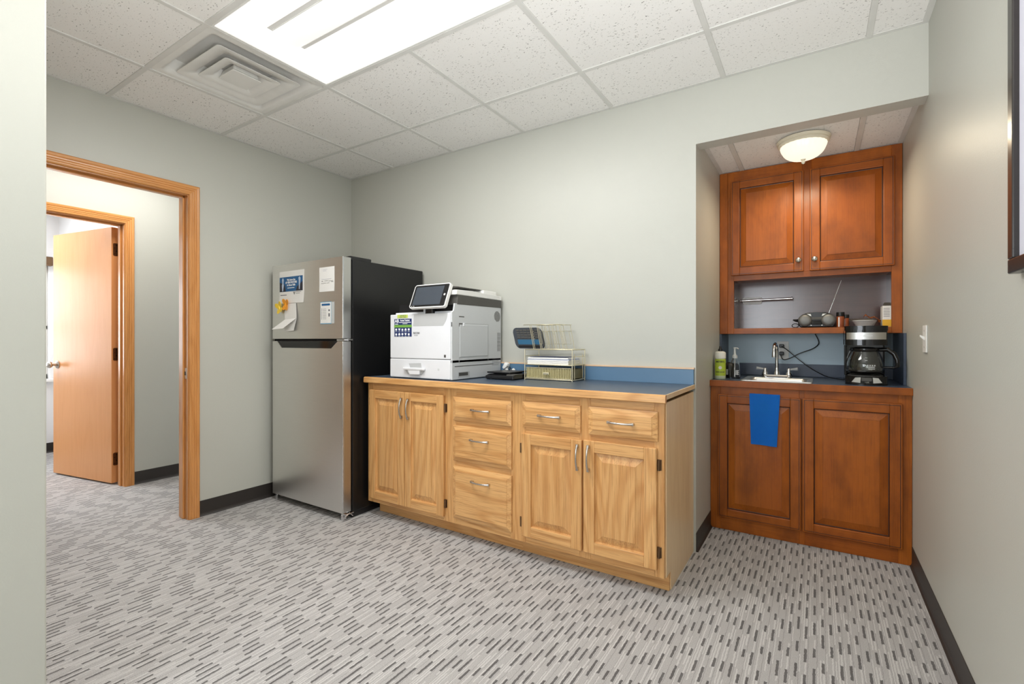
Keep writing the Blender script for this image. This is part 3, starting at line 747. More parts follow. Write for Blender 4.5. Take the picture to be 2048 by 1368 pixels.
ZT = 0.903
wt = thing('worktop', 'slate blue laminate worktop with oak front edge over the oak cabinets', 'worktop', (1.84, -0.3, ZC))
mk('laminate_top', box(BM(), (0.876, -0.580, ZT - 0.022), (2.806, -0.001, ZT), 0.0008, 1), M_LAM, wt)
bm = BM(); prism(bm, [(-0.603, ZC + 0.004), (-0.599, ZC), (-0.580, ZC), (-0.580, ZT), (-0.594, ZT), (-0.601, ZT - 0.005)], 0.872, 2.812, 'x'); mk('front_edge', bm, M_OAKH, wt)
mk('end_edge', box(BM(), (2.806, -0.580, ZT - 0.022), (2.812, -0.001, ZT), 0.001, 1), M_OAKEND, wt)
bs = thing('backsplash', 'blue laminate backsplash with pale wood cap behind the printer', 'backsplash', (1.84, -0.01, ZT))
mk('board', box(BM(), (0.876, -0.020, ZT), (2.808, -0.001, 0.985), 0.0008, 1), M_LAMB, bs)
mk('splash_cap', box(BM(), (0.876, -0.022, 0.985), (2.810, -0.001, 0.994), 0.001, 1), M_STRIP, bs)

# ================================================================ REFRIGERATOR
FX0, FX1, FYF, FYB, FZ = 0.078, 0.852, -0.748, -0.025, 1.672
fr = thing('refrigerator', 'stainless steel top-freezer refrigerator with black sides in the corner', 'refrigerator', ((FX0 + FX1) / 2, -0.37, 0))
bm = BM(); box(bm, (FX0, -0.675, 0.035), (FX1, FYB, FZ - 0.008), 0.006, 2); mk('cabinet_body', bm, M_BLKSIDE, fr)
mk('gasket', box(BM(), (FX0 + 0.012, -0.684, 0.05), (FX1 - 0.012, -0.674, FZ - 0.015)), M_DARK, fr)
def fridge_door(name, z0, z1, scoop):
    bm = BM()
    box(bm, (FX0, FYF + 0.004, z0), (FX1, -0.684, z1), 0.004, 2, 1)
    if scoop:
        # front skin with a trapezoid scoop cut into its upper edge
        a0, a1, b0, b1, dz = 0.135, 0.800, 0.190, 0.735, 0.048
        pts = [(FX0 + 0.001, z0 + 0.001), (FX1 - 0.005, z0 + 0.001), (FX1 - 0.005, z1 - 0.001), (a1, z1 - 0.001), (b1, z1 - dz), (b0, z1 - dz), (a0, z1 - 0.001), (FX0 + 0.001, z1 - 0.001)]
        prism(bm, pts, FYF, FYF + 0.0045, 'y', 0)
        o = mk(name, bm, [M_STEEL, M_STEELE], fr)
        bm = BM(); prism(bm, [(a0 + 0.002, z1 - 0.001), (a1 - 0.002, z1 - 0.001), (b1 - 0.001, z1 - dz + 0.001), (b0 + 0.001, z1 - dz + 0.001)], FYF + 0.0025, FYF + 0.004, 'y', 0)
        mk('handle_scoop', bm, M_BLKG, o)
    else:
        prism(bm, [(FX0 + 0.001, z0 + 0.001), (FX1 - 0.005, z0 + 0.001), (FX1 - 0.005, z1 - 0.001), (FX0 + 0.001, z1 - 0.001)], FYF, FYF + 0.0045, 'y', 0)
        o = mk(name, bm, [M_STEEL, M_STEELE], fr)
    bm = BM(); tube(bm, [(FX1 - 0.004, FYF + 0.003, z0 + 0.003), (FX1 - 0.004, FYF + 0.003, z1 - 0.003)], 0.0042, 8); mk('edge_trim', bm, M_CHROME, o)
    return o
fridge_door('freezer_door', 1.151, FZ, False); fridge_door('fridge_door', 0.046, 1.136, True)
mk('door_gap_strip', box(BM(), (FX0 + 0.004, -0.735, 1.135), (FX1 - 0.012, -0.69, 1.152)), M_DARK, fr)
bm = BM(); box(bm, (FX1 - 0.07, -0.742, 1.1375), (FX1 + 0.004, -0.672, 1.1495), 0.002, 1); cyl(bm, (FX1 - 0.012, -0.70, 1.132), (FX1 - 0.012, -0.70, 1.155), 0.007, seg=12); mk('middle_hinge', bm, M_CHROME, fr)
bm = BM(); prism(bm, rr(-0.695, -0.520, FZ - 0.010, FZ + 0.010, 0.006), FX1 - 0.075, FX1 - 0.002, 'x'); mk('hinge_cover', bm, M_BLK, fr)
bm = BM(); box(bm, (FX1 - 0.028, -0.742, 0.0), (FX1 - 0.006, -0.715, 0.044), 0.003, 2); box(bm, (FX1 - 0.03, -0.735, 0.030), (FX1 + 0.004, -0.665, 0.040), 0.002, 1); tube(bm, [(FX1 + 0.002, -0.735, 0.022), (FX1 + 0.004, -0.70, 0.040), (FX1 + 0.004, -0.675, 0.018)], 0.004, 8); mk('foot', bm, M_CHROME, fr)
bm = BM(); box(bm, (FX0 + 0.012, -0.735, 0.0), (FX0 + 0.034, -0.71, 0.044), 0.003, 2); mk('foot', bm, M_CHROME, fr)
mk('kick_grille', box(BM(), (FX0 + 0.01, -0.672, 0.003), (FX1 - 0.004, -0.05, 0.036)), M_BLK, fr)

# things stuck on the freezer door (plane y = FYF)
YP = FYF - 0.0006
def sheet(x0, x1, z0, z1, y, th=0.0008, curl=0.0):
    bm = BM(); N = 8
    A = []; B = []
    for i in range(N + 1):
        f = i / N; z = z1 + (z0 - z1) * f; yy = y - curl * max(0, f - 0.6) ** 2 * 6
        A.append((bm.verts.new((x0, yy, z)), bm.verts.new((x1, yy, z)))); B.append((bm.verts.new((x0, yy + th, z)), bm.verts.new((x1, yy + th, z))))
    for i in range(N):
        bm.faces.new((A[i][0], A[i][1], A[i + 1][1], A[i + 1][0])); bm.faces.new((B[i][1], B[i][0], B[i + 1][0], B[i + 1][1]))
        bm.faces.new((A[i][0], A[i + 1][0], B[i + 1][0], B[i][0])); bm.faces.new((A[i][1], B[i][1], B[i + 1][1], A[i + 1][1]))
    bm.faces.new((A[0][0], B[0][0], B[0][1], A[0][1])); bm.faces.new((A[N][0], A[N][1], B[N][1], B[N][0]))
    return bm
fly = thing('flyer', 'white flyer with blue printed banner on the left of the freezer door', 'flyer', (0.31, YP, 1.40))
mk('page', sheet(0.168, 0.449, 1.398, 1.622, YP - 0.0006, curl=0.004), M_PAPER, fly)
bn = mk('banner', box(BM(), (0.168, YP - 0.0011, 1.480), (0.436, YP - 0.0007, 1.582)), M_BLUEP, fly)
for poly in ([(0.169, 1.481), (0.242, 1.481), (0.236, 1.508), (0.226, 1.530), (0.169, 1.548)], [(0.360, 1.481), (0.435, 1.481), (0.435, 1.545), (0.412, 1.530), (0.372, 1.510)]):
    mk('printed_suit', prism(BM(), poly, YP - 0.0014, YP - 0.0011), M_NAVYD, bn)
for poly in ([(0.200, 1.484), (0.209, 1.484), (0.219, 1.525), (0.214, 1.540), (0.218, 1.565), (0.208, 1.578), (0.197, 1.565), (0.202, 1.540), (0.195, 1.525)], [(0.395, 1.490), (0.403, 1.490), (0.411, 1.550), (0.413, 1.566), (0.402, 1.578), (0.389, 1.568), (0.393, 1.552)]):
    mk('printed_figure', prism(BM(), poly, YP - 0.0017, YP - 0.0014), M_SKIN, bn)
text('We have the', 0.0185, (0.305, YP - 0.0017, 1.560), M_LTXT, bn, bold=0.0008); text('#1 VEIN DOCTORS', 0.0185, (0.306, YP - 0.0017, 1.542), M_LTXT, bn, sx=0.82, bold=0.0010); text('in Sioux Falls', 0.0185, (0.305, YP - 0.0017, 1.524), M_LTXT, bn, bold=0.0008)
mk('lettering', box(BM(), (0.262, YP - 0.0017, 1.502), (0.342, YP - 0.0013, 1.5065)), M_LTXT, bn)
bm = BM(); prism(bm, [(0.330, 1.476), (0.337, 1.476), (0.341, 1.462), (0.345, 1.476), (0.352, 1.476), (0.342, 1.455), (0.340, 1.455)], YP - 0.0014, YP - 0.001); mk('printed_mark', bm, M_INKB, fly)
bm = BM(); box(bm, (0.357, YP - 0.0013, 1.472), (0.420, YP - 0.001, 1.4745)); box(bm, (0.357, YP - 0.0013, 1.462), (0.405, YP - 0.001, 1.4645)); box(bm, (0.178, YP - 0.0013, 1.454), (0.252, YP - 0.001, 1.459)); stuff('lettering', bm, M_INK, fly)

note = thing('note_card', 'plain white note card with faint handwriting on the freezer door', 'note', (0.69, YP, 1.457))
mk('page', sheet(0.616, 0.768, 1.457, 1.616, YP - 0.0006, curl=0.001), M_PAPER, note)
bm = BM()
def scribble(bm, x0, x1, z, y, n=16, amp=0.002, r=0.0007, seed=1):
    rnd = random.Random(seed); pts = [(x0 + (x1 - x0) * i / n, y, z + rnd.uniform(-amp, amp)) for i in range(n + 1)]
    tube(bm, pts, r, 4)
for i, (xa, xb, z) in enumerate(((0.640, 0.655, 1.526), (0.672, 0.705, 1.527), (0.712, 0.758, 1.524), (0.636, 0.690, 1.512), (0.698, 0.722, 1.512), (0.738, 0.760, 1.518))): scribble(bm, xa, xb, z, YP - 0.0012, seed=i)
stuff('handwriting', bm, M_INKB, note)
bm = BM()
for i, (xa, xb, z) in enumerate(((0.65, 0.70, 1.602), (0.655, 0.69, 1.592), (0.642, 0.74, 1.538))): scribble(bm, xa, xb, z, YP - 0.0012, amp=0.0012, r=0.0005, seed=i + 9)
stuff('handwriting', bm, M_PAPERB, note)

ic = thing('info_card', 'information card with a blue header in a clear sleeve on the freezer door', 'card', (0.70, YP, 1.25))
mk('sleeve', box(BM(), (0.630, YP - 0.0012, 1.250), (0.769, YP - 0.0004, 1.388), 0.0003, 1), M_SLEEVE, ic)
mk('card', box(BM(), (0.631, YP - 0.0022, 1.252), (0.737, YP - 0.0013, 1.387)), M_PAPER, ic)
mk('card_border', box(BM(), (0.629, YP - 0.0019, 1.247), (0.739, YP - 0.0012, 1.391)), M_SKYB, ic)
mk('header', prism(BM(), rr(0.643, 0.728, 1.366, 1.379, 0.004, 3), YP - 0.0027, YP - 0.0021), M_BLUEP, ic)
bm = BM()
for i in range(7): box(bm, (0.642, YP - 0.0026, 1.278 + i * 0.0105), (0.646, YP - 0.0021, 1.285 + i * 0.0105)); box(bm, (0.655, YP - 0.0025, 1.280 + i * 0.0105), (0.690, YP - 0.0021, 1.282 + i * 0.0105))
for z in (1.335, 1.310, 1.300): prism(bm, rr(0.713, 0.726, z - 0.006, z + 0.006, 0.003, 2), YP - 0.0026, YP - 0.0021)
stuff('lettering', bm, M_INK, ic)

def clip(name, label, c, mat, rot, grp=None):
    """butterfly shaped magnet clip: four rounded wings around a spine"""
    t_ = thing(name, label, 'magnet', (c[0], YP, c[1]))
    bm = BM(); cyl(bm, (0, 0, -0.004), (0, -0.012, -0.004), 0.009, seg=14); tube(bm, [(0, -0.012, -0.03), (0, -0.015, 0.0), (0, -0.012, 0.03)], [0.002, 0.0045, 0.002], 8)
    bm.transform(Matrix.Rotation(rot, 4, 'Y')); mk('spine', bm, mat, t_, world=False)
    for a, L_, w_ in ((38, 0.050, 0.017), (-38, 0.050, 0.017), (145, 0.044, 0.016), (-145, 0.044, 0.016)):
        bm = BM(); pts = [(w_ * math.sin(2 * PI * i / 16) * (1.0 if i != 8 else 1), L_ / 2 - L_ / 2 * math.cos(2 * PI * i / 16)) for i in range(16)]
        prism(bm, pts, -0.0015, 0.0015, 'y', bev=0.0006)
        bm.transform(Matrix.Rotation(rot, 4, 'Y') @ Matrix.Rotation(math.radians(a), 4, 'Y') @ Matrix.Translation((0, -0.010, 0)) @ Matrix.Rotation(math.radians(14), 4, 'X'))
        mk('wing', bm, mat, t_, world=False)
    return t_
clip('butterfly_magnet', 'orange butterfly shaped magnet clip holding the flyer and leaflet', (0.262, 1.386), M_ORANGE, 0.1)
clip('butterfly_magnet', 'yellow butterfly shaped magnet clip left of the orange one', (0.186, 1.368), M_YELLOW, -0.35)
lf = thing('leaflet', 'white folded leaflet hanging open under the orange magnet', 'leaflet', (0.30, YP, 1.20))
def quad(bm, ps, th=0.0012):
    A = [bm.verts.new(p) for p in ps]; B = [bm.verts.new((p[0], p[1] + th, p[2])) for p in ps]
    bm.faces.new(A); bm.faces.new(B[::-1])
    for i in range(4): bm.faces.new((A[i], A[(i + 1) % 4], B[(i + 1) % 4], B[i]))
bm = BM(); quad(bm, [(0.232, YP - 0.004, 1.396), (0.364, YP - 0.004, 1.396), (0.382, YP - 0.012, 1.292), (0.248, YP - 0.012, 1.284)]); mk('upper_page', bm, M_PAPER, lf)
bm = BM(); quad(bm, [(0.248, YP - 0.013, 1.284), (0.382, YP - 0.013, 1.292), (0.300, YP - 0.060, 1.222), (0.165, YP - 0.060, 1.216)]); mk('lower_page', bm, M_PAPER, lf)
bm = BM(); quad(bm, [(0.250, YP - 0.008, 1.286), (0.380, YP - 0.010, 1.290), (0.352, YP - 0.014, 1.208), (0.246, YP - 0.016, 1.200)]); mk('back_page', bm, M_PAPER, lf)

# ================================================================ PRINTER
PX0, PX1, PY0, PY1, PZ = 1.060, 1.568, -0.548, -0.030, ZT
prn = thing('printer', 'large white office multifunction printer with tilted touch screen on the worktop', 'printer', ((PX0 + PX1) / 2, (PY0 + PY1) / 2, PZ))
zs_ = 1.027; zt_ = 1.304                    # tray seam, front cover top
mk('tray_section', box(BM(), (PX0 + 0.002, PY0 + 0.006, PZ + 0.004), (PX1, PY1, zs_ - 0.001), 0.004, 2), M_PRG, prn)
bm = BM()
for x in (PX0 + 0.05, PX1 - 0.05):
    for y in (PY0 + 0.05, PY1 - 0.05): cyl(bm, (x, y, PZ), (x, y, PZ + 0.006), 0.015, seg=12)
stuff('rubber_feet', bm, M_BLK, prn)
tray = mk('paper_tray', box(BM(), (PX0, PY0, PZ + 0.006), (PX1 - 0.012, PY0 + 0.04, zs_ - 0.002), 0.004, 2), M_PRW, prn)
bm = BM(); hxc = 1.278
prism(bm, [(hxc - 0.052, 0.998), (hxc + 0.050, 1.002), (hxc + 0.056, 0.970), (hxc - 0.038, 0.966)], PY0 - 0.0006, PY0 + 0.002); mk('handle_recess', bm, M_PRD, tray)
bm = BM(); pts = [(hxc - 0.085, 0.972), (hxc + 0.085, 0.974), (hxc + 0.078, 0.955), (hxc + 0.060, 0.934), (hxc + 0.03, 0.926), (hxc - 0.03, 0.926), (hxc - 0.062, 0.934), (hxc - 0.08, 0.955)]
prism(bm, pts, PY0 - 0.004, PY0 + 0.001, bev=0.001); mk('handle_scoop', bm, M_PRD, tray)
bm = BM(); box(bm, (hxc - 0.088, PY0 - 0.020, 0.958), (hxc + 0.088, PY0, 0.973), 0.004, 2); prism(bm, [(hxc - 0.05, 0.960), (hxc + 0.055, 0.960), (hxc + 0.050, 0.932), (hxc - 0.03, 0.930)], PY0 - 0.017, PY0 - 0.004, bev=0.002); mk('handle', bm, M_PRW, tray)
cyl_b = BM(); cyl(cyl_b, (1.468, PY0 - 0.001, 0.967), (1.468, PY0 + 0.002, 0.967), 0.007, seg=16); mk('lock_dot', cyl_b, M_PRG, tray)
mk('seam', box(BM(), (PX0 + 0.004, PY0 + 0.008, zs_ - 0.003), (PX1 - 0.004, PY1 - 0.004, zs_ + 0.003)), M_DGREY, prn)
fc = mk('front_cover', box(BM(), (PX0, PY0, zs_ + 0.001), (PX1 - 0.010, PY0 + 0.05, zt_), 0.006, 3), M_PRW, prn)
# flat grey patch painting the shade of the concave finger area
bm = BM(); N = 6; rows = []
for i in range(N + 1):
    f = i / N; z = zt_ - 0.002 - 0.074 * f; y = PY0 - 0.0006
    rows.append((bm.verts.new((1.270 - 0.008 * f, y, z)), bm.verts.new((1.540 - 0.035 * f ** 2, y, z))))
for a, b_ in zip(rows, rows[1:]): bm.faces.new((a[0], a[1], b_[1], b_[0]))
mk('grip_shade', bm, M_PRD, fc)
text('RICOH', 0.017, (1.290, PY0 - 0.0006, 1.185), M_INKB, fc, bold=0.0004); text('IM 430F', 0.009, (1.287, PY0 - 0.0006, 1.171), M_INK, fc)
mk('indicator', box(BM(), (1.512, PY0 - 0.001, 1.040), (1.526, PY0 + 0.001, 1.056)), M_DGREY, fc)
# body and right side
mk('body', box(BM(), (PX0 + 0.002, PY0 + 0.045, zs_), (PX1 - 0.004, PY1, 1.318), 0.004, 2), M_PRW, prn)
bm = BM(); prism(bm, [(PY0 + 0.006, zs_ - 0.02), (PY1, zs_ - 0.02), (PY1, 1.360), (PY0 + 0.030, 1.360), (PY0 + 0.026, 1.318), (PY0 + 0.006, 1.306)], PX1 - 0.010, PX1, 'x', bev=0.002)
sp = mk('side_panel', bm, M_PRG, prn)
XS = PX1
bm = BM()
for lo, hi in (((-0.478, 1.242), (-0.178, 1.245)), ((-0.478, 1.002), (-0.178, 1.005)), ((-0.478, 1.002), (-0.475, 1.245)), ((-0.181, 1.002), (-0.178, 1.245)), ((-0.475, 1.035), (-0.181, 1.038))): box(bm, (XS - 0.001, lo[0], lo[1]), (XS + 0.0004, hi[0], hi[1]))
stuff('access_door_seam', bm, M_PRD, sp)
mk('access_door', box(BM(), (XS - 0.001, -0.472, 1.042), (XS + 0.003, -0.186, 1.236), 0.0015, 1), M_PRG, sp)
mk('latch_recess', box(BM(), (XS - 0.001, -0.478, 1.224), (XS + 0.0008, -0.438, 1.244)), M_DGREY, sp)
mk('latch_button', box(BM(), (XS, -0.444, 1.226), (XS + 0.006, -0.428, 1.246), 0.002, 1), M_PRW, sp)
mk('slot', box(BM(), (XS - 0.001, -0.478, 1.280), (XS + 0.0006, -0.428, 1.286)), M_DGREY, sp)
mk('front_slot', box(BM(), (XS - 0.006, PY0 + 0.006, 1.222), (XS - 0.0004, PY0 + 0.012, 1.248)), M_DGREY, sp)
g = box(BM(), (XS - 0.001, -0.487, 0.918), (XS + 0.0006, -0.375, 0.952)); mk('grip_recess', g, M_PRD, sp)
bm = BM(); box(bm, (XS - 0.0005, -0.480, 0.928), (XS + 0.0012, -0.392, 0.948)); mk('grip_shadow_patch', bm, M_DGREY, sp)  # flat patch painting the grip hollow's shadow onto the side panel
for i in range(9):
    c = (i - 4) / 4.6; hw_ = 0.036 * math.sqrt(max(0, 1 - c * c)); yc = -0.075 + c * 0.034
    bm = BM(); prism(bm, [(yc - 0.0022, 1.30 - hw_), (yc + 0.0022, 1.30 - hw_), (yc + 0.0022, 1.30 + hw_), (yc - 0.0022, 1.30 + hw_)], XS - 0.001, XS + 0.0005, 'x')
    bm.transform(Matrix.Translation((0, -0.075, 1.3)) @ Matrix.Rotation(math.radians(55), 4, 'X') @ Matrix.Translation((0, 0.075, -1.3))); mk('vent_slot', bm, M_DGREY, sp)
for i in range(14): mk('vent_slot', box(BM(), (XS - 0.001, -0.075, 1.070 + i * 0.0090), (XS + 0.0005, -0.038, 1.0735 + i * 0.0090)), M_DGREY, sp)
bm = BM()
for i in range(6): box(bm, (XS, -0.135, 0.978 + i * 0.008), (XS + 0.0004, -0.060 + 0.01 * (i % 3), 0.980 + i * 0.008))
stuff('lettering', bm, M_INK, sp)
mk('side_seam', box(BM(), (XS - 0.001, PY0 + 0.03, 0.984), (XS + 0.0004, PY1 - 0.09, 0.9885)), M_DGREY, sp)
# output bay and scanner unit
mk('output_bay', box(BM(), (PX0 + 0.02, PY0 + 0.060, 1.312), (PX1 - 0.012, PY1 - 0.01, 1.372)), M_BLK, prn)
bm = BM(); prism(bm, [(PY0 + 0.050, 1.355), (PY1 + 0.002, 1.358), (PY1 + 0.002, 1.408), (PY0 + 0.058, 1.414)], PX0 + 0.20, PX1 + 0.002, 'x', bev=0.003); mk('scanner_band', bm, M_DGREY, prn)
bm = BM(); prism(bm, [(PY0 + 0.040, 1.413), (PY1 + 0.002, 1.409), (PY1 + 0.002, 1.436), (PY0 + 0.200, 1.446), (PY0 + 0.045, 1.442)], PX0 + 0.20, PX1 + 0.004, 'x', bev=0.004); lid = mk('scanner_lid', bm, M_WHITE, prn)
bm = BM(); prism(bm, [(PX0 + 0.22, 1.442), (PX0 + 0.40, 1.442), (PX0 + 0.38, 1.480), (PX0 + 0.24, 1.486)], PY0 + 0.11, PY1 - 0.16, 'y', bev=0.004); mk('document_feeder', bm, M_WHITE, lid)
bm = BM(); prism(bm, [(PX0 + 0.26, 1.462), (PX1 - 0.05, 1.462), (PX1 - 0.035, 1.468), (PX0 + 0.34, 1.486), (PX0 + 0.26, 1.484)], PY0 + 0.10, PY1 - 0.15, 'y', bev=0.003); mk('feeder_tray', bm, M_DGREY, lid)
mk('feeder_end', box(BM(), (PX1 - 0.150, PY1 - 0.175, 1.438), (PX1 - 0.02, PY1 - 0.025, 1.466), 0.006, 2), M_WHITE, lid)
# tilted operation panel (its own frame)
PC = Vector((1.398, -0.548, 1.411))
Mp = Matrix.Translation(PC) @ Matrix.Rotation(math.radians(-22.6), 4, 'X')
def ppart(name, bm, mat, parent): bm.transform(Mp); return mk(name, bm, mat, parent)
bm = BM(); prism(bm, rr(-0.143, 0.143, -0.079, 0.079, 0.012), 0, 0.022, bev=0.003); op = ppart('operation_panel', bm, M_WHITE, prn)
bm = BM(); prism(bm, rr(-0.137, 0.137, -0.073, 0.073, 0.009), -0.0006, 0.004); ppart('bezel', bm, M_BLK, op)
bm = BM(); box(bm, (-0.122, -0.0014, -0.061), (0.100, 0.0, 0.061)); ppart('screen', bm, M_SCR, op)
bm = BM(); prism(bm, rr(0.112, 0.124, -0.004, 0.008, 0.003, 3), -0.0016, 0); ppart('home_button', bm, M_WHITE, op)
for x in (-0.125, -0.108): bm = BM(); box(bm, (x, -0.0013, -0.0695), (x + 0.007, 0, -0.0665)); ppart('status_light', bm, M_WHITE, op)
bm = BM(); box(bm, (-0.05, 0.02, -0.05), (0.05, 0.055, 0.02), 0.006, 2); ppart('panel_hinge', bm, M_BLK, op)
bm = BM(); cyl(bm, (1.335, PY0 + 0.025, 1.30), (1.335, PY0 + 0.025, 1.352), 0.008, seg=12); mk('panel_post', bm, M_PRG, prn)
mk('panel_arm', box(BM(), (1.345, PY0 + 0.02, 1.302), (1.40, PY0 + 0.09, 1.40), 0.004, 1), M_BLK, prn)
# stickers on the front cover
st = thing('sticker', 'navy and green service sticker with white icons on the printer front', 'sticker', (1.175, PY0 - 0.0002, 1.166))
YS = PY0 - 0.0002
mk('backing', box(BM(), (1.100, YS - 0.0008, 1.164), (1.250, YS, 1.276)), M_NAVY, st)
mk('green_band', box(BM(), (1.098, YS - 0.0012, 1.222), (1.252, YS - 0.0007, 1.238)), M_GREEN, st)
text('AB', 0.028, (1.122, YS - 0.0012, 1.262), M_LTXT, st, bold=0.001); text('Access Technol.', 0.0155, (1.193, YS - 0.0012, 1.266), M_LTXT, st, sx=0.82, bold=0.0006)
bm = BM(); box(bm, (1.142, YS - 0.0012, 1.2515), (1.244, YS - 0.0007, 1.2555)); box(bm, (1.172, YS - 0.0012, 1.2435), (1.214, YS - 0.0007, 1.2465)); box(bm, (1.106, YS - 0.0012, 1.242), (1.134, YS - 0.0007, 1.246)); stuff('lettering', bm, M_LTXT, st)
for r in range(2):
    for k in range(5):
        x = 1.116 + k * 0.0275; z = 1.209 - r * 0.029
        shp = [rr(x - 0.008, x + 0.008, z - 0.007, z + 0.007, 0.006, 3), [(x - 0.009, z + 0.007), (x + 0.009, z + 0.007), (x + 0.004, z - 0.007), (x - 0.004, z - 0.006)], rr(x - 0.007, x + 0.007, z - 0.008, z + 0.005, 0.003, 2), [(x - 0.009, z - 0.007), (x + 0.008, z - 0.007), (x + 0.008, z + 0.003), (x, z + 0.009), (x - 0.008, z + 0.002)]][(k + r * 2) % 4]
        mk('icon', prism(BM(), shp, YS - 0.0013, YS - 0.0007), M_LTXT, st)
        mk('icon_caption', box(BM(), (x - 0.008, YS - 0.0012, z - 0.0145), (x + 0.008, YS - 0.0007, z - 0.0125)), M_LTXT, st)
st2 = thing('sticker', 'small lime green sticker at the top of the printer front', 'sticker', (1.170, YS, 1.281))
mk('backing', box(BM(), (1.126, YS - 0.0006, 1.281), (1.217, YS, 1.302)), M_LIME, st2)
text('SUPPORT IS', 0.010, (1.175, YS - 0.0010, 1.296), M_NAVY, st2); text('EVERYTHING', 0.010, (1.175, YS - 0.0010, 1.286), M_NAVY, st2)

# ================================================================ WORKTOP ITEMS
scl = thing('postal_scale', 'flat black digital postal scale between printer and wire organizer', 'scale', (1.735, -0.22, ZT))
bm = BM(); prism(bm, [(-0.325, ZT + 0.004), (-0.10, ZT + 0.004), (-0.10, ZT + 0.032), (-0.29, ZT + 0.032), (-0.325, ZT + 0.022)], 1.650, 1.852, 'x', bev=0.004); mk('base', bm, M_BLK, scl)
mk('platform_pad', box(BM(), (1.67, -0.26, ZT + 0.030), (1.79, -0.12, ZT + 0.038)), M_DARK, scl)
mk('platform', box(BM(), (1.645, -0.300, ZT + 0.037), (1.815, -0.095, ZT + 0.046), 0.003, 2), M_BLK, scl)
bm = BM(); box(bm, (1.80, -0.318, ZT + 0.024), (1.850, -0.25, ZT + 0.0335), 0.002, 1); mk('display', bm, M_DGREY, scl)
for x in (1.665, 1.835):
    for y in (-0.31, -0.115): bm = BM(); cyl(bm, (x, y, ZT), (x, y, ZT + 0.006), 0.010, seg=10); mk('foot', bm, M_DARK, scl)
bm = BM(); pts = [(1.70, -0.095, ZT + 0.040), (1.685, -0.094, ZT + 0.062), (1.66, -0.093, ZT + 0.066), (1.635, -0.092, ZT + 0.05), (1.615, -0.092, ZT + 0.006)]; tube(bm, pts, 0.0022, 6); mk('cord', bm, M_BLK, scl)
plug = thing('power_plug', 'white plug and cable bundle behind the printer on the worktop', 'cable', (1.63, -0.07, ZT))
bm = BM(); box(bm, (1.610, -0.080, ZT + 0.050), (1.640, -0.040, ZT + 0.095), 0.008, 2); bm.transform(Matrix.Translation((1.62, -0.06, ZT + 0.06)) @ Matrix.Rotation(0.5, 4, 'Y') @ Matrix.Translation((-1.62, 0.06, -ZT - 0.06))); mk('adapter', bm, M_WHITE, plug)
bm = BM(); tube(bm, [(1.62, -0.06, ZT + 0.055), (1.65, -0.07, ZT + 0.035), (1.68, -0.065, ZT + 0.028), (1.695, -0.055, ZT + 0.035), (1.68, -0.045, ZT + 0.045), (1.65, -0.045, ZT + 0.03), (1.60, -0.05, ZT + 0.008)], 0.010, 8); mk('cable', bm, M_WHITE, plug)
mk('black_block', box(BM(), (1.60, -0.078, ZT + 0.001), (1.70, -0.030, ZT + 0.030), 0.004, 1), M_BLK, plug)

OX0, OX1, OY0, OY1 = 1.862, 2.180, -0.205, -0.030
org = thing('desk_organizer', 'champagne wire desk organizer with a ribbed drawer and upright file rack', 'organizer', ((OX0 + OX1) / 2, (OY0 + OY1) / 2, ZT))
wr = 0.0031
bm = BM(); zt2 = 1.086
for z in (ZT + 0.006, zt2):
    tube(bm, [(OX0, OY0, z), (OX1, OY0, z), (OX1, OY1, z), (OX0, OY1, z)], wr, 8, closed=True)
for x, y in ((OX0, OY0), (OX1, OY0), (OX1, OY1), (OX0, OY1)): tube(bm, [(x, y, ZT), (x, y, zt2)], wr, 8)
mk('frame', bm, M_GOLD, org)
bm = BM(); zm = 0.995
tube(bm, [(OX0, OY0, zm), (OX1, OY0, zm), (OX1, OY1, zm), (OX0, OY1, zm)], wr, 8, closed=True); tube(bm, [(OX0, OY0 + 0.004, 1.046), (OX0, OY1, 1.046)], wr * 0.8, 6); tube(bm, [(OX1, OY0 + 0.012, 1.046), (OX1, OY1 - 0.012, 1.046)], wr * 0.8, 6)
for y in (OY0 + 0.03, OY1 - 0.03): tube(bm, [(OX1, y, ZT + 0.012), (OX1, y, 1.060)], wr * 0.9, 6)
mk('tray_wires', bm, M_GOLD, org)
mk('tray_mesh', box(BM(), (OX0 + 0.002, OY0 + 0.002, zm - 0.001), (OX1 - 0.002, OY1 - 0.002, zm + 0.001)), M_GOLDP, org)
bm = BM(); x0, x1, z0, z1 = OX0 + 0.006, OX1 - 0.008, ZT + 0.012, 0.977
box(bm, (x0 + 0.004, OY0 + 0.008, z0), (x1 - 0.004, OY1 - 0.01, z1 - 0.006), 0.001, 1); drw = mk('drawer', bm, M_GOLDD, org)
bm = BM(); tube(bm, [(x0, OY0 + 0.003, z0), (x1, OY0 + 0.003, z0), (x1, OY0 + 0.003, z1), (x0, OY0 + 0.003, z1)], 0.0028, 6, closed=True); mk('drawer_rim', bm, M_GOLD, drw)
n = 28
for i in range(n):
    xx = x0 + 0.006 + (x1 - x0 - 0.012) * i / (n - 1); bm = BM(); cyl(bm, (xx, OY0 + 0.006, z0), (xx, OY0 + 0.006, z1), 0.0033, seg=8); mk('rib', bm, M_GOLDP, drw)
bm = BM(); box(bm, (1.995, OY0 - 0.016, 0.938), (2.035, OY0 - 0.008, 0.952), 0.003, 2); cyl(bm, (2.015, OY0 - 0.010, 0.945), (2.015, OY0 + 0.006, 0.945), 0.004, seg=10); mk('knob', bm, M_GOLD, drw)
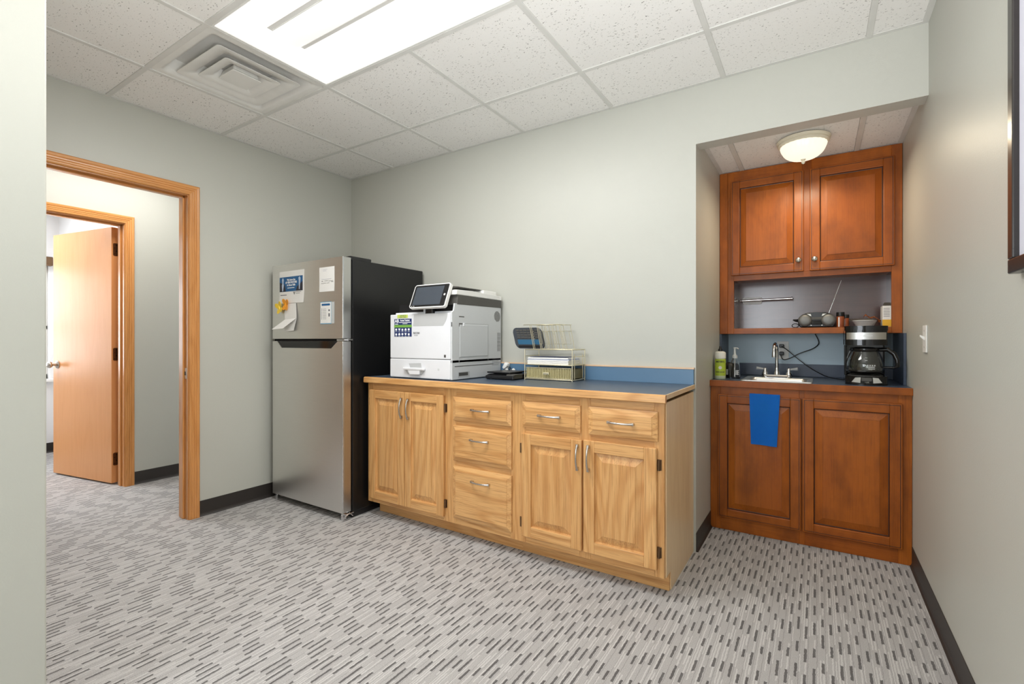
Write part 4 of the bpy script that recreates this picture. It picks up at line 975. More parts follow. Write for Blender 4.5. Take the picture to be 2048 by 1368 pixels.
for i, xb in enumerate((1.918, 1.968, 2.018, 2.068, 2.118)):
    bm = BM(); lean = -0.030
    P3 = lambda f, y: (xb + lean * f, y, zt2 + 0.150 * f)
    tube(bm, [P3(0, OY0 + 0.012), P3(1, OY0 + 0.012), P3(1, OY1 - 0.012), P3(0, OY1 - 0.012)], wr * 0.62, 6)
    tube(bm, [(p[0] + 0.010, p[1], p[2]) for p in (P3(0, OY0 + 0.012), P3(1, OY0 + 0.012))], wr * 0.55, 6)
    tube(bm, [P3(0.22, OY0 + 0.045), P3(0.74, OY0 + 0.045), P3(0.74, OY1 - 0.045), P3(0.22, OY1 - 0.045)], wr * 0.45, 6, closed=True)
    tube(bm, [P3(0.22, OY0 + 0.045), P3(0.22, OY0 + 0.012)], wr * 0.4, 6); tube(bm, [P3(0.74, OY1 - 0.045), P3(0.74, OY1 - 0.012)], wr * 0.4, 6)
    mk('divider', bm, M_GOLD, org)
bm = BM(); tube(bm, [(1.845, OY0 + 0.012, 1.236), (2.090, OY0 + 0.012, 1.236)], wr * 0.7, 6); tube(bm, [(1.868, OY1 - 0.012, 1.236), (2.098, OY1 - 0.012, 1.236)], wr * 0.6, 6); mk('top_rail', bm, M_GOLD, org)
# papers in the tray
bm = BM(); rnd = random.Random(3)
for i in range(9):
    z = zm + 0.002 + i * 0.0046; j = rnd.uniform(-0.003, 0.003)
    box(bm, (OX0 + 0.012 + j, OY0 + 0.010 + rnd.uniform(0, 0.004), z), (OX1 - 0.030 + j - (0.004 if i > 6 else 0), OY1 - 0.012, z + 0.0042), 0.0006, 1, mi=1 if i == 6 else 0)
o = solo('paper_stack', bm, [M_PAPER, M_PAPERB], 'thick stack of white paper lying in the wire organizer tray', 'paper', (2.01, -0.11, zm + 0.002)); o['kind'] = 'stuff'
bm = BM(); box(bm, (OX0 + 0.03, OY0 + 0.012, zm + 0.0445), (OX1 - 0.05, OY1 - 0.02, zm + 0.0475), 0.0006, 1)
solo('folder', bm, plain('folder_slate', S(70, 76, 96), 0.6), 'thin dark folder lying on top of the white paper stack', 'folder', (2.01, -0.11, zm + 0.0445))
# calculator leaning in the rack
cal = thing('calculator', 'dark calculator with a blue lower half leaning in the file rack', 'calculator', (1.878, -0.15, zt2))
Mc = Matrix.Translation((1.878, -0.160, zt2 + 0.004)) @ Matrix(((1, 0, -0.26, 0), (0, 1, 0, 0), (0, 0, 1, 0), (0, 0, 0, 1)))
def cpart(name, bm, mat, parent): bm.transform(Mc); return mk(name, bm, mat, parent)
bm = BM(); prism(bm, rr(-0.105, 0.100, 0.0, 0.130, 0.030), 0, 0.014, bev=0.003); cb0 = cpart('body', bm, M_CALCB, cal)
bm = BM(); prism(bm, rr(-0.082, 0.070, 0.026, 0.056, 0.004, 3), -0.0012, 0.001); cpart('blue_panel', bm, M_CALCT, cb0)
for r in range(4):
    for k in range(6):
        bm = BM(); box(bm, (-0.078 + k * 0.026, -0.003, 0.064 + r * 0.0145), (-0.057 + k * 0.026, 0.001, 0.074 + r * 0.0145), 0.0012, 1); cpart('key', bm, M_DGREY, cb0)
bm = BM(); box(bm, (-0.085, -0.002, 0.006), (0.070, 0.001, 0.020), 0.0008, 1); cpart('display', bm, M_BLK, cb0)

# ================================================================ RECESS KITCHENETTE
KY = 0.415; KD = 0.395
kb = thing('sink_cabinet', 'dark cherry stained sink base cabinet with two raised panel doors', 'cabinet', (3.294, 0.72, 0))
mk('body', box(BM(), (XL + 0.001, KY + 0.02, 0.001), (XR - 0.001, RB - 0.002, 0.60)), M_CHV, kb)
mk('left_side', box(BM(), (XL + 0.001, KY + 0.02, 0.60), (XL + 0.02, RB - 0.002, 0.863)), M_CHV, kb); mk('right_side', box(BM(), (XR - 0.02, KY + 0.02, 0.60), (XR - 0.001, RB - 0.002, 0.863)), M_CHV, kb)
for a, b_ in ((XL + 0.001, 2.875), (3.282, 3.308), (3.716, XR - 0.001)): mk('stile', box(BM(), (a, KY, 0.001), (b_, KY + 0.02, 0.863), 0.001, 1), M_CHV, kb)
for a, b_, z0, z1 in ((2.875, 3.282, 0.001, 0.095), (3.308, 3.716, 0.001, 0.095), (2.875, 3.282, 0.80, 0.863), (3.308, 3.716, 0.80, 0.863)): mk('rail', box(BM(), (a, KY + 0.0004, z0), (b_, KY + 0.02, z1), 0.0008, 1), M_CHH, kb)
panel_door(kb, 2.861, 3.291, 0.080, 0.817, KD, 0.0195, 0.052, M_CHV, M_CHH, 0.036, M_GLAZE)
panel_door(kb, 3.299, 3.732, 0.080, 0.819, KD, 0.0195, 0.052, M_CHV, M_CHH, 0.036, M_GLAZE)
KZ = 0.900; SX0, SX1, SY0, SY1 = 2.978, 3.346, 0.440, 0.815
kw = thing('worktop', 'slate laminate worktop with cherry front edge around the small sink', 'worktop', (3.294, 0.72, 0.864))
bm = BM(); h = 0.018
for lo, hi in (((XL + 0.001, 0.405), (SX0 + h, RB - 0.001)), ((SX1 - h, 0.405), (XR - 0.001, RB - 0.001)), ((SX0 + h, 0.405), (SX1 - h, SY0 + h)), ((SX0 + h, SY1 - h), (SX1 - h, RB - 0.001))): box(bm, (lo[0], lo[1], 0.864), (hi[0], hi[1], KZ))
mk('laminate_top', bm, M_LAMD, kw)
mk('front_edge', box(BM(), (XL + 0.0005, 0.388, 0.864), (XR - 0.0005, 0.405, KZ + 0.0005), 0.002, 2), M_CHH, kw)
kp = thing('backsplash', 'blue grey backsplash with dark slate lower strip behind the sink', 'backsplash', (3.294, RB - 0.01, KZ))
mk('lower_strip', box(BM(), (XL + 0.014, RB - 0.016, KZ + 0.0003), (XR - 0.014, RB - 0.001, 0.982), 0.001, 1), M_LAMD, kp)
mk('splash_panel', box(BM(), (XL + 0.014, RB - 0.008, 0.982), (XR - 0.014, RB - 0.001, 1.181)), M_LAMP, kp)
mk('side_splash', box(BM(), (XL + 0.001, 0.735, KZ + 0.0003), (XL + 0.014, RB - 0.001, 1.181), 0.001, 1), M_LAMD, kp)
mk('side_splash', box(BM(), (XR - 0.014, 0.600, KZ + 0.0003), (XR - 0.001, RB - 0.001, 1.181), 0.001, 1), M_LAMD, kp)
# sink
sk = thing('sink', 'small square stainless steel bar sink set in the recess worktop', 'sink', ((SX0 + SX1) / 2, (SY0 + SY1) / 2, KZ))
bm = BM(); prev = None
def loop(bm, x0, x1, y0, y1, r, z, n=5):
    return [bm.verts.new((p[0], p[1], z)) for p in rr(x0, x1, y0, y1, r, n)]
stp = [(0, 0.0, 0.012, KZ + 0.0005), (0.002, 0.002, 0.012, KZ + 0.005), (0.012, 0.012, 0.014, KZ + 0.006), (0.024, 0.024, 0.03, KZ + 0.004), (0.030, 0.030, 0.04, KZ - 0.006), (0.036, 0.036, 0.045, KZ - 0.13), (0.060, 0.060, 0.04, KZ - 0.15)]
for dx, dy, r, z in stp:
    back = 0.075 if dx > 0.013 else 0.0
    L = loop(bm, SX0 + dx, SX1 - dx, SY0 + dy, SY1 - dy - back, r, z)
    if prev:
        k = len(L)
        for i in range(k): bm.faces.new((prev[i], prev[(i + 1) % k], L[(i + 1) % k], L[i]))
    prev = L
bm.faces.new(prev); mk('basin', bm, M_SINK, sk, smooth=True)
bm = BM(); lathe(bm, [(0.001, KZ - 0.1485), (0.030, KZ - 0.1485), (0.040, KZ - 0.1465), (0.042, KZ - 0.149)], ((SX0 + SX1) / 2, 0.60, 0), 24); mk('drain', bm, M_CHROME, sk)
# faucet
fx, fy = 3.150, 0.772; z0 = KZ + 0.006
fa = thing('faucet', 'chrome gooseneck faucet with two clear lever handles behind the sink', 'faucet', (fx, fy, z0))
bm = BM(); prism(bm, rr(fx - 0.085, fx + 0.085, fy - 0.026, fy + 0.026, 0.024), z0, z0 + 0.016, 'z', bev=0.004); mk('base_plate', bm, M_CHROME, fa)
bm = BM(); lathe(bm, [(0.001, z0), (0.020, z0 + 0.014), (0.018, z0 + 0.030), (0.012, z0 + 0.042), (0.0115, z0 + 0.060), (0.001, z0 + 0.061)], (fx, fy, 0), 20); mk('spout_collar', bm, M_CHROME, fa)
pts = [(fx, fy, z0 + 0.04), (fx, fy, z0 + 0.10), (fx, fy, z0 + 0.165)]
for i in range(1, 11):
    a = PI * i / 10 * 1.08; R_ = 0.048; pts.append((fx - 0.10 * (R_ - R_ * math.cos(a)) , fy - (R_ - R_ * math.cos(a)), z0 + 0.165 + R_ * math.sin(a)))
pts.append((pts[-1][0], pts[-1][1] + 0.002, pts[-1][2] - 0.022))
bm = BM(); tube(bm, pts, [0.0095] * (len(pts) - 2) + [0.0115, 0.013], 14); mk('spout', bm, M_CHROME, fa)
for s_ in (-1, 1):
    bm = BM(); hx_ = fx + s_ * 0.066; lathe(bm, [(0.001, z0), (0.019, z0 + 0.014), (0.017, z0 + 0.028), (0.011, z0 + 0.036), (0.012, z0 + 0.052), (0.006, z0 + 0.060), (0.001, z0 + 0.061)], (hx_, fy, 0), 18); hd = mk('valve', bm, M_CHROME, fa)
    bm = BM(); tube(bm, [(hx_, fy, z0 + 0.050), (hx_ + s_ * 0.02, fy - 0.004, z0 + 0.053), (hx_ + s_ * 0.05, fy - 0.008, z0 + 0.056)], [0.006, 0.008, 0.0125], 8, flat=0.8); mk('lever', bm, M_ACRYL, hd)

# dish soap bottle
sb = thing('dish_soap_bottle', 'dish soap bottle with lime green label and black spout by recess wall', 'bottle', (2.858, 0.505, KZ))
cx_, cy_ = 2.858, 0.505
bm = BM(); lathe(bm, [(0.001, KZ), (0.029, KZ + 0.001), (0.031, KZ + 0.005), (0.031, KZ + 0.022), (0.031, KZ + 0.022)], (cx_, cy_, 0), 28); mk('base', bm, M_SOAPB, sb)
bm = BM(); lathe(bm, [(0.030, KZ + 0.021), (0.0312, KZ + 0.022), (0.0312, KZ + 0.124), (0.030, KZ + 0.125)], (cx_, cy_, 0), 28); lb = mk('label', bm, M_SOAPL, sb)
text("MEYER'S", 0.0145, (cx_ + 0.004, cy_ - 0.0318, KZ + 0.108), M_INKB, lb, bold=0.0004, sx=0.9); text('DISH SOAP', 0.0105, (cx_ + 0.004, cy_ - 0.0318, KZ + 0.045), M_INKB, lb, bold=0.0003, sx=0.95)
bm = BM(); cyl(bm, (cx_ + 0.004, cy_ - 0.0306, KZ + 0.072), (cx_ + 0.004, cy_ - 0.0318, KZ + 0.072), 0.010, seg=16); mk('label_blossom', bm, M_SOAPC, lb)
bm = BM(); lathe(bm, [(0.028, KZ + 0.125), (0.028, KZ + 0.127), (0.0315, KZ + 0.129), (0.0315, KZ + 0.163), (0.026, KZ + 0.170), (0.015, KZ + 0.173), (0.001, KZ + 0.173)], (cx_, cy_, 0), 28); mk('shoulder', bm, M_SOAPC, sb)
bm = BM(); lathe(bm, [(0.001, KZ + 0.172), (0.013, KZ + 0.172), (0.013, KZ + 0.184), (0.008, KZ + 0.190), (0.0065, KZ + 0.203), (0.005, KZ + 0.205), (0.001, KZ + 0.205)], (cx_, cy_, 0), 20); mk('spout_cap', bm, M_BLK, sb)
# clear pump bottle
pb = thing('pump_bottle', 'clear plastic pump bottle standing left of the sink', 'bottle', (2.928, 0.600, KZ)); cx_, cy_ = 2.928, 0.600
bm = BM(); lathe(bm, [(0.001, KZ), (0.029, KZ + 0.001), (0.031, KZ + 0.006), (0.030, KZ + 0.06), (0.024, KZ + 0.105), (0.014, KZ + 0.122), (0.013, KZ + 0.134), (0.0115, KZ + 0.134), (0.012, KZ + 0.120), (0.022, KZ + 0.103), (0.028, KZ + 0.06), (0.029, KZ + 0.008), (0.001, KZ + 0.004)], (cx_, cy_, 0), 28); mk('bottle_body', bm, M_CLEARP, pb)
bm = BM(); cyl(bm, (cx_, cy_, KZ + 0.010), (cx_, cy_, KZ + 0.14), 0.0022, seg=8); mk('dip_tube', bm, M_WHITE, pb)
bm = BM(); lathe(bm, [(0.001, KZ + 0.128), (0.015, KZ + 0.128), (0.015, KZ + 0.145), (0.008, KZ + 0.150), (0.006, KZ + 0.186), (0.009, KZ + 0.188), (0.009, KZ + 0.196), (0.001, KZ + 0.197)], (cx_, cy_, 0), 18); tube(bm, [(cx_, cy_, KZ + 0.192), (cx_ + 0.016, cy_ - 0.008, KZ + 0.192), (cx_ + 0.022, cy_ - 0.011, KZ + 0.186)], 0.004, 8); mk('pump', bm, M_SLEEVE, pb)
bm = BM()
for i in range(5): box(bm, (cx_ + 0.004, cy_ - 0.0318, KZ + 0.026 + i * 0.006), (cx_ + 0.026 - 0.003 * (i % 2), cy_ - 0.0312, KZ + 0.029 + i * 0.006))
bm.transform(Matrix.Translation((0, 0.004, 0))); stuff('lettering', bm, M_LTXT, pb)
# dark jar behind them
bm = BM(); lathe(bm, [(0.001, KZ), (0.034, KZ + 0.001), (0.036, KZ + 0.006), (0.036, KZ + 0.070), (0.030, KZ + 0.088), (0.018, KZ + 0.098), (0.001, KZ + 0.100)], (2.886, 0.668, 0), 28)
dj = thing('dark_canister', 'dark rounded canister half hidden behind the soap bottle', 'canister', (2.886, 0.668, KZ)); mk('body', bm, M_BLK, dj)
mk('label', box(BM(), (2.872, 0.631, KZ + 0.02), (2.884, 0.634, KZ + 0.055), 0.001, 1), M_SLEEVE, dj)
# towel over the left door's top edge
bm = BM(); NX, NZ = 12, 22; grid = []
for j in range(NZ + 1):
    f = j / NZ; row = []
    for i in range(NX + 1):
        u = i / NX; z = 0.827 - 0.288 * f
        x = (3.034 + 0.008 * f) * (1 - u) + (3.190 - 0.016 * f) * u
        y = KD - 0.008 - 0.004 * math.sin(u * 7 + f * 2) * f - 0.010 * math.sin(PI * min(1, f * 1.2)) * 0.4 - (0.0 if f > 0.03 else 0)
        row.append(bm.verts.new((x, y, z - 0.004 * u * f)))
    grid.append(row)
top = [bm.verts.new((v.co.x, KD - 0.001, 0.832)) for v in grid[0]]; inn = [bm.verts.new((v.co.x, KD + 0.006, 0.829)) for v in grid[0]]
grid = [inn, top] + grid
for a, b_ in zip(grid, grid[1:]):
    for i in range(NX): bm.faces.new((a[i], a[i + 1], b_[i + 1], b_[i]))
bmesh.ops.solidify(bm, geom=list(bm.faces), thickness=0.004)
for f_ in bm.faces: f_.smooth = True
solo('dish_towel', bm, M_TOWEL, 'bright blue waffle weave towel hanging over the left sink cabinet door', 'towel', (3.11, KD, 0.54))

# outlet and cords
ot = thing('wall_outlet', 'pale wall outlet behind the faucet with two black plugs', 'outlet', (3.169, RB - 0.009, 1.01))
mk('cover_plate', box(BM(), (3.136, RB - 0.013, 1.012), (3.206, RB - 0.0085, 1.134), 0.002, 2), M_WHITE, ot)
for z in (1.103, 1.052): bm = BM(); prism(bm, rr(3.154, 3.188, z - 0.016, z + 0.016, 0.008, 4), RB - 0.015, RB - 0.0125); mk('receptacle', bm, M_WHITE, ot)
# coffee maker
cm = thing('coffee_maker', 'black drip coffee maker with steel band and glass carafe on worktop', 'coffee maker', (3.588, 0.62, KZ))
c0, c1, q0, q1 = 3.497, 3.684, 0.478, 0.725; cmx = (c0 + c1) / 2
bm = BM(); prism(bm, [(c0, q1), (c0, q0 + 0.045)] + [(cmx - (cmx - c0) * math.cos(PI * i / 28), q0 + 0.045 - 0.050 * math.sin(PI * i / 28)) for i in range(1, 28)] + [(c1, q0 + 0.045), (c1, q1)], KZ + 0.001, KZ + 0.048, 'z', bev=0.004); cbase = mk('base', bm, M_BLKG, cm)
bm = BM(); cyl(bm, (cmx, q0 + 0.090, KZ + 0.047), (cmx, q0 + 0.090, KZ + 0.051), 0.080, seg=32); mk('warming_plate', bm, M_DGREY, cbase)
mk('tower', box(BM(), (c0, 0.655, KZ + 0.045), (c1, q1, 1.218), 0.008, 2), M_BLKG, cm)
mk('tower_side', box(BM(), (c0, 0.60, KZ + 0.045), (c0 + 0.012, 0.66, 1.15), 0.003, 1), M_BLKG, cm)
bm = BM(); prism(bm, [(c0, q1)] + [(c0, q0 + 0.055)] + [(cmx - (cmx - c0) * math.cos(PI * i / 28), q0 + 0.055 - 0.040 * math.sin(PI * i / 28)) for i in range(1, 28)] + [(c1, q0 + 0.055), (c1, q1)], 1.115, 1.196, 'z', bev=0.002); hd = mk('brew_head', bm, M_BLKG, cm)
bm = BM(); prism(bm, [(c0 - 0.003, q1)] + [(c0 - 0.003, q0 + 0.055)] + [(cmx - (cmx - c0 + 0.003) * math.cos(PI * i / 28), q0 + 0.055 - 0.044 * math.sin(PI * i / 28)) for i in range(1, 28)] + [(c1 + 0.003, q0 + 0.055), (c1 + 0.003, q1)], 1.195, 1.220, 'z', bev=0.004); mk('lid', bm, M_BLKG, cm)
bm = BM(); arc = [(cmx - (cmx - c0 + 0.001) * math.cos(PI * i / 24), q0 + 0.055 - 0.0412 * math.sin(PI * i / 24)) for i in range(3, 22)]
L0 = [bm.verts.new((p[0], p[1], 1.146)) for p in arc]; L1 = [bm.verts.new((p[0], p[1], 1.184)) for p in arc]
for i in range(len(arc) - 1): bm.faces.new((L0[i], L0[i + 1], L1[i + 1], L1[i]))
mk('steel_band', bm, M_STEELE, hd, smooth=True)
text('Mainstays', 0.014, (cmx, q0 + 0.0125, 1.167), M_LTXT, hd)
for s_ in (-1, 1):
    bm = BM(); prism(bm, [(cmx + s_ * 0.028, KZ + 0.012), (cmx + s_ * 0.066, KZ + 0.016), (cmx + s_ * 0.050, KZ + 0.040), (cmx + s_ * 0.026, KZ + 0.042)], q0 - 0.006, q0 + 0.02, 'y'); mk('button', bm, M_SILVER, cbase)
mk('clock_display', box(BM(), (cmx - 0.022, q0 - 0.007, KZ + 0.022), (cmx + 0.022, q0 + 0.01, KZ + 0.040), 0.001, 1), M_DGREY, cbase)
text('12:00', 0.009, (cmx, q0 - 0.0075, KZ + 0.016), M_SILVER, cbase)
cf = thing('carafe', 'glass coffee carafe with black handle standing in the coffee maker', 'carafe', (cmx, q0 + 0.090, KZ + 0.051)); zc = KZ + 0.0515; cc = (cmx, q0 + 0.090, 0)
bm = BM(); lathe(bm, [(0.001, zc), (0.066, zc), (0.078, zc + 0.010), (0.084, zc + 0.034), (0.083, zc + 0.062), (0.076, zc + 0.092), (0.064, zc + 0.122), (0.060, zc + 0.134), (0.058, zc + 0.134), (0.062, zc + 0.121), (0.074, zc + 0.091), (0.081, zc + 0.062), (0.082, zc + 0.034), (0.076, zc + 0.012), (0.065, zc + 0.003), (0.001, zc + 0.003)], cc, 48); mk('glass_jug', bm, M_GLASS, cf)
bm = BM(); lathe(bm, [(0.001, zc + 0.128), (0.062, zc + 0.128), (0.066, zc + 0.133), (0.064, zc + 0.145), (0.035, zc + 0.152), (0.001, zc + 0.152)], cc, 36); mk('lid', bm, M_BLKG, cf)
bm = BM(); tube(bm, [(cmx + 0.055, cc[1] - 0.014, zc + 0.138), (cmx + 0.095, cc[1] - 0.024, zc + 0.140), (cmx + 0.122, cc[1] - 0.03, zc + 0.118), (cmx + 0.134, cc[1] - 0.034, zc + 0.085), (cmx + 0.136, cc[1] - 0.035, zc + 0.052), (cmx + 0.122, cc[1] - 0.03, zc + 0.042), (cmx + 0.078, cc[1] - 0.02, zc + 0.044)], [0.010, 0.011, 0.012, 0.011, 0.010, 0.006, 0.005], 10); mk('handle', bm, M_BLKG, cf)
bm = BM(); lathe(bm, [(0.0845, zc + 0.018), (0.0855, zc + 0.019), (0.0855, zc + 0.024), (0.0845, zc + 0.025)], cc, 40); mk('band', bm, M_BLKG, cf)
bm = BM()
for i in range(5): box(bm, (cmx - 0.008 + 0.010 * i, cc[1] - 0.0855, zc + 0.052), (cmx - 0.002 + 0.010 * i, cc[1] - 0.0850, zc + 0.058))
for i in range(3): box(bm, (cmx + 0.006, cc[1] - 0.0855, zc + 0.034 + 0.006 * i), (cmx + 0.036, cc[1] - 0.0850, zc + 0.0365 + 0.006 * i))
for i in range(2): box(bm, (cmx - 0.006, cc[1] - 0.0815 + 0.008 * i, zc + 0.080 + 0.014 * i), (cmx + 0.004, cc[1] - 0.081 + 0.008 * i, zc + 0.083 + 0.014 * i))
stuff('lettering', bm, M_SLEEVE, cf)

# ---------------- wall cabinet with open shelf
UY = 0.735; UD = 0.715
uc = thing('wall_cabinet', 'cherry stained wall cabinet with two doors above an open shelf', 'cabinet', (3.294, 0.88, 1.183))
U0, U1, UZ0, UZ1 = XL + 0.002, XR - 0.002, 1.183, ZR - 0.002
mk('cabinet_box', box(BM(), (U0, UY + 0.02, 1.545), (U1, RB - 0.001, UZ1)), M_CHV, uc)
mk('back_panel', box(BM(), (U0, RB - 0.014, 1.219), (U1, RB - 0.001, 1.545)), M_CHDARK, uc)
mk('left_side', box(BM(), (U0, UY + 0.02, 1.219), (2.900, RB - 0.014, 1.545)), M_CHDARK, uc); mk('right_side', box(BM(), (3.726, UY + 0.02, 1.219), (U1, RB - 0.014, 1.545)), M_CHDARK, uc)
mk('shelf', box(BM(), (U0, UY + 0.004, UZ0), (U1, RB - 0.001, 1.219), 0.001, 1), M_CHDARK, uc)
mk('filler_strip', box(BM(), (U0, UY - 0.001, UZ0), (2.8665, UY + 0.02, UZ1), 0.0015, 1), M_CHV, uc)
for a, b_, z0, z1 in ((2.867, 2.904, UZ0, UZ1), (3.722, U1, UZ0, UZ1), (3.288, 3.338, 1.566, UZ1)): mk('stile', box(BM(), (a, UY, z0), (b_, UY + 0.02, z1), 0.001, 1), M_CHV, uc)
for a, b_, z0, z1 in ((2.904, 3.722, UZ0, 1.219), (2.904, 3.722, 1.531, 1.566), (2.904, 3.288, 2.165, UZ1), (3.338, 3.722, 2.165, UZ1)): mk('rail', box(BM(), (a, UY + 0.0004, z0), (b_, UY + 0.02, z1), 0.001, 1), M_CHH, uc)
for a, b_, kx in ((2.889, 3.297, 3.270), (3.329, 3.735, 3.354)):
    d = panel_door(uc, a, b_, 1.565, 2.184, UD, 0.0195, 0.052, M_CHV, M_CHH, 0.032, M_GLAZE)
    bm = BM(); lathe(bm, [(0.001, UD), (0.008, UD), (0.006, UD - 0.010), (0.009, UD - 0.014), (0.0165, UD - 0.017), (0.0165, UD - 0.021), (0.012, UD - 0.026), (0.001, UD - 0.028)], (kx, 0, 1.632), 24, axis='y'); mk('knob', bm, M_NICKEL, d)
# paper towel rod
pt = thing('paper_towel_holder', 'chrome paper towel rod on a white bracket inside the open shelf', 'towel holder', (2.97, RB - 0.014, 1.40))
bm = BM(); prism(bm, rr(2.925, 3.045, 1.392, 1.440, 0.012), RB - 0.024, RB - 0.0145, bev=0.002); mk('bracket', bm, M_WHITE, pt)
bm = BM(); cyl(bm, (2.915, 0.955, 1.415), (3.228, 0.955, 1.419), 0.0075, seg=16); cyl(bm, (3.224, 0.955, 1.419), (3.229, 0.955, 1.419), 0.011, seg=16); mk('rod', bm, M_CHROME, pt)
bm = BM(); tube(bm, [(2.925, 0.955, 1.415), (2.918, 0.98, 1.414), (2.935, RB - 0.024, 1.414)], 0.006, 8); mk('arm', bm, M_CHROME, pt)
bm = BM(); cyl(bm, (2.900, 0.90, 1.412), (2.906, 0.90, 1.412), 0.012, seg=16); mk('end_cap', bm, M_SILVER, pt)
# radio
ZS = 1.2192; rx0, rx1 = 3.265, 3.462; ry = 0.775; rm = (rx0 + rx1) / 2
rad = thing('radio', 'small black portable radio with two round silver speakers on the shelf', 'radio', (rm, ry + 0.05, ZS))
out = [(rx0 + 0.012, ZS + 0.003), (rx1 - 0.012, ZS + 0.003), (rx1 - 0.001, ZS + 0.022), (rx1 - 0.001, ZS + 0.050), (rx1 - 0.016, ZS + 0.078), (rx1 - 0.045, ZS + 0.092), (rm, ZS + 0.096), (rx0 + 0.045, ZS + 0.092), (rx0 + 0.016, ZS + 0.078), (rx0 + 0.001, ZS + 0.050), (rx0 + 0.001, ZS + 0.022)]
mk('case', prism(BM(), out, ry, ry + 0.10, bev=0.006), M_BLK, rad)
for x in (rx0 + 0.038, rx1 - 0.038):
    bm = BM(); lathe(bm, [(0.001, ry - 0.014), (0.020, ry - 0.013), (0.032, ry - 0.009), (0.0375, ry - 0.002), (0.0375, ry + 0.006)], (x, 0, ZS + 0.045), 32, axis='y'); mk('speaker', bm, M_SPK, rad)
mk('tuner_window', box(BM(), (rm - 0.034, ry - 0.004, ZS + 0.048), (rm + 0.034, ry + 0.004, ZS + 0.064), 0.003, 2), M_DGREY, rad)
mk('cassette_door', box(BM(), (rm - 0.028, ry - 0.003, ZS + 0.018), (rm + 0.028, ry + 0.004, ZS + 0.044), 0.002, 1), M_BLKG, rad)
for s_ in (-1, 1):
    bm = BM(); prism(bm, [(rm + s_ * 0.052, ZS + 0.086), (rm + s_ * 0.030, ZS + 0.084), (rm + s_ * 0.026, ZS + 0.070), (rm + s_ * 0.034, ZS + 0.072)], ry - 0.006, ry + 0.003, bev=0.001); mk('knob_fin', bm, M_SILVER, rad)
    bm = BM(); cyl(bm, (rm + s_ * 0.028, ry - 0.003, ZS + 0.014), (rm + s_ * 0.028, ry + 0.003, ZS + 0.014), 0.003, seg=10); mk('jack', bm, M_SILVER, rad)
for x in (rx0 + 0.03, rx1 - 0.03): bm = BM(); cyl(bm, (x, ry + 0.04, ZS), (x, ry + 0.04, ZS + 0.006), 0.010, seg=10); mk('foot', bm, M_BLK, rad)
bm = BM(); tube(bm, [(rx0 + 0.004, ry + 0.03, ZS + 0.046), (rx0 - 0.012, ry + 0.01, ZS + 0.046), (rx0 - 0.026, ry + 0.005, ZS + 0.050)], [0.010, 0.008, 0.004], 8); mk('carry_handle', bm, M_BLK, rad)
bm = BM(); tube(bm, [(3.428, ry + 0.085, ZS + 0.092), (3.458, ry + 0.085, ZS + 0.185), (3.492, ry + 0.085, ZS + 0.292)], [0.0032, 0.0024, 0.0016], 8); mk('antenna', bm, M_CHROME, rad)
bm = BM(); tube(bm, [(rx0 - 0.014 + 0.018 * math.cos(a * PI / 8), ry + 0.010 + 0.004 * math.sin(a * 0.7), ZS + 0.014 + 0.012 * math.sin(a * PI / 8)) for a in range(17)], 0.0022, 6); mk('cord_loop', bm, M_BLK, rad)
def cord_part(parent, z, pts):
    bm = BM(); P = [Vector(p) for p in pts]; out = []
    for i in range(len(P) - 1):
        p0, p1, p2, p3 = P[max(0, i - 1)], P[i], P[i + 1], P[min(len(P) - 1, i + 2)]
        for k in range(6):
            t = k / 6; out.append(0.5 * ((2 * p1) + (p2 - p0) * t + (2 * p0 - 5 * p1 + 4 * p2 - p3) * t * t + (3 * p1 - p0 - 3 * p2 + p3) * t ** 3))
    out.append(P[-1]); tube(bm, out, 0.0030, 8); cb = mk('power_cord', bm, M_BLK, parent)
    bm = BM(); box(bm, (3.150, RB - 0.045, z - 0.012), (3.178, RB - 0.0155, z + 0.012), 0.004, 2); mk('plug', bm, M_BLK, cb)
cord_part(cm, 1.103, [(3.165, RB - 0.045, 1.100), (3.20, RB - 0.06, 1.075), (3.27, RB - 0.07, 1.01), (3.34, RB - 0.10, 0.955), (3.42, 0.85, 0.915), (3.50, 0.76, 0.906), (3.56, 0.70, 0.906)])
cord_part(rad, 1.052, [(3.158, RB - 0.045, 1.046), (3.175, RB - 0.055, 1.012), (3.215, RB - 0.05, 1.022), (3.27, RB - 0.05, 1.055), (3.34, RB - 0.04, 1.085), (3.373, RB - 0.03, 1.115), (3.372, RB - 0.025, 1.145), (3.355, RB - 0.02, 1.183)])

# spice jars
for jx, jy, hgt, r, lab in ((3.485, 0.800, 0.092, 0.020, 'taller spice jar with black lid and brown contents beside the radio'), (3.512, 0.835, 0.078, 0.018, 'shorter spice jar half hidden behind the taller jar on shelf')):
    sj = thing('spice_jar', lab, 'jar', (jx, jy, ZS), group='spice jars on the shelf')
    bm = BM(); lathe(bm, [(0.001, ZS), (r - 0.001, ZS + 0.0005), (r, ZS + 0.003), (r, ZS + hgt * 0.68), (r * 0.86, ZS + hgt * 0.74), (0.001, ZS + hgt * 0.74)], (jx, jy, 0), 24); mk('jar_body', bm, M_SPICE, sj)
    bm = BM(); lathe(bm, [(0.001, ZS + hgt * 0.735), (r, ZS + hgt * 0.735), (r * 1.03, ZS + hgt * 0.76), (r * 1.03, ZS + hgt * 0.98), (r, ZS + hgt), (0.001, ZS + hgt)], (jx, jy, 0), 24); mk('jar_lid', bm, M_BLK, sj)
    bm = BM(); prism(bm, [(jx - r * 0.55, ZS + 0.004), (jx - r * 0.25, ZS + 0.004), (jx - r * 0.25, ZS + hgt * 0.66), (jx - r * 0.55, ZS + hgt * 0.66)], jy - r * 1.02, jy - r * 0.8); mk('label_edge', bm, M_PAPER, sj)
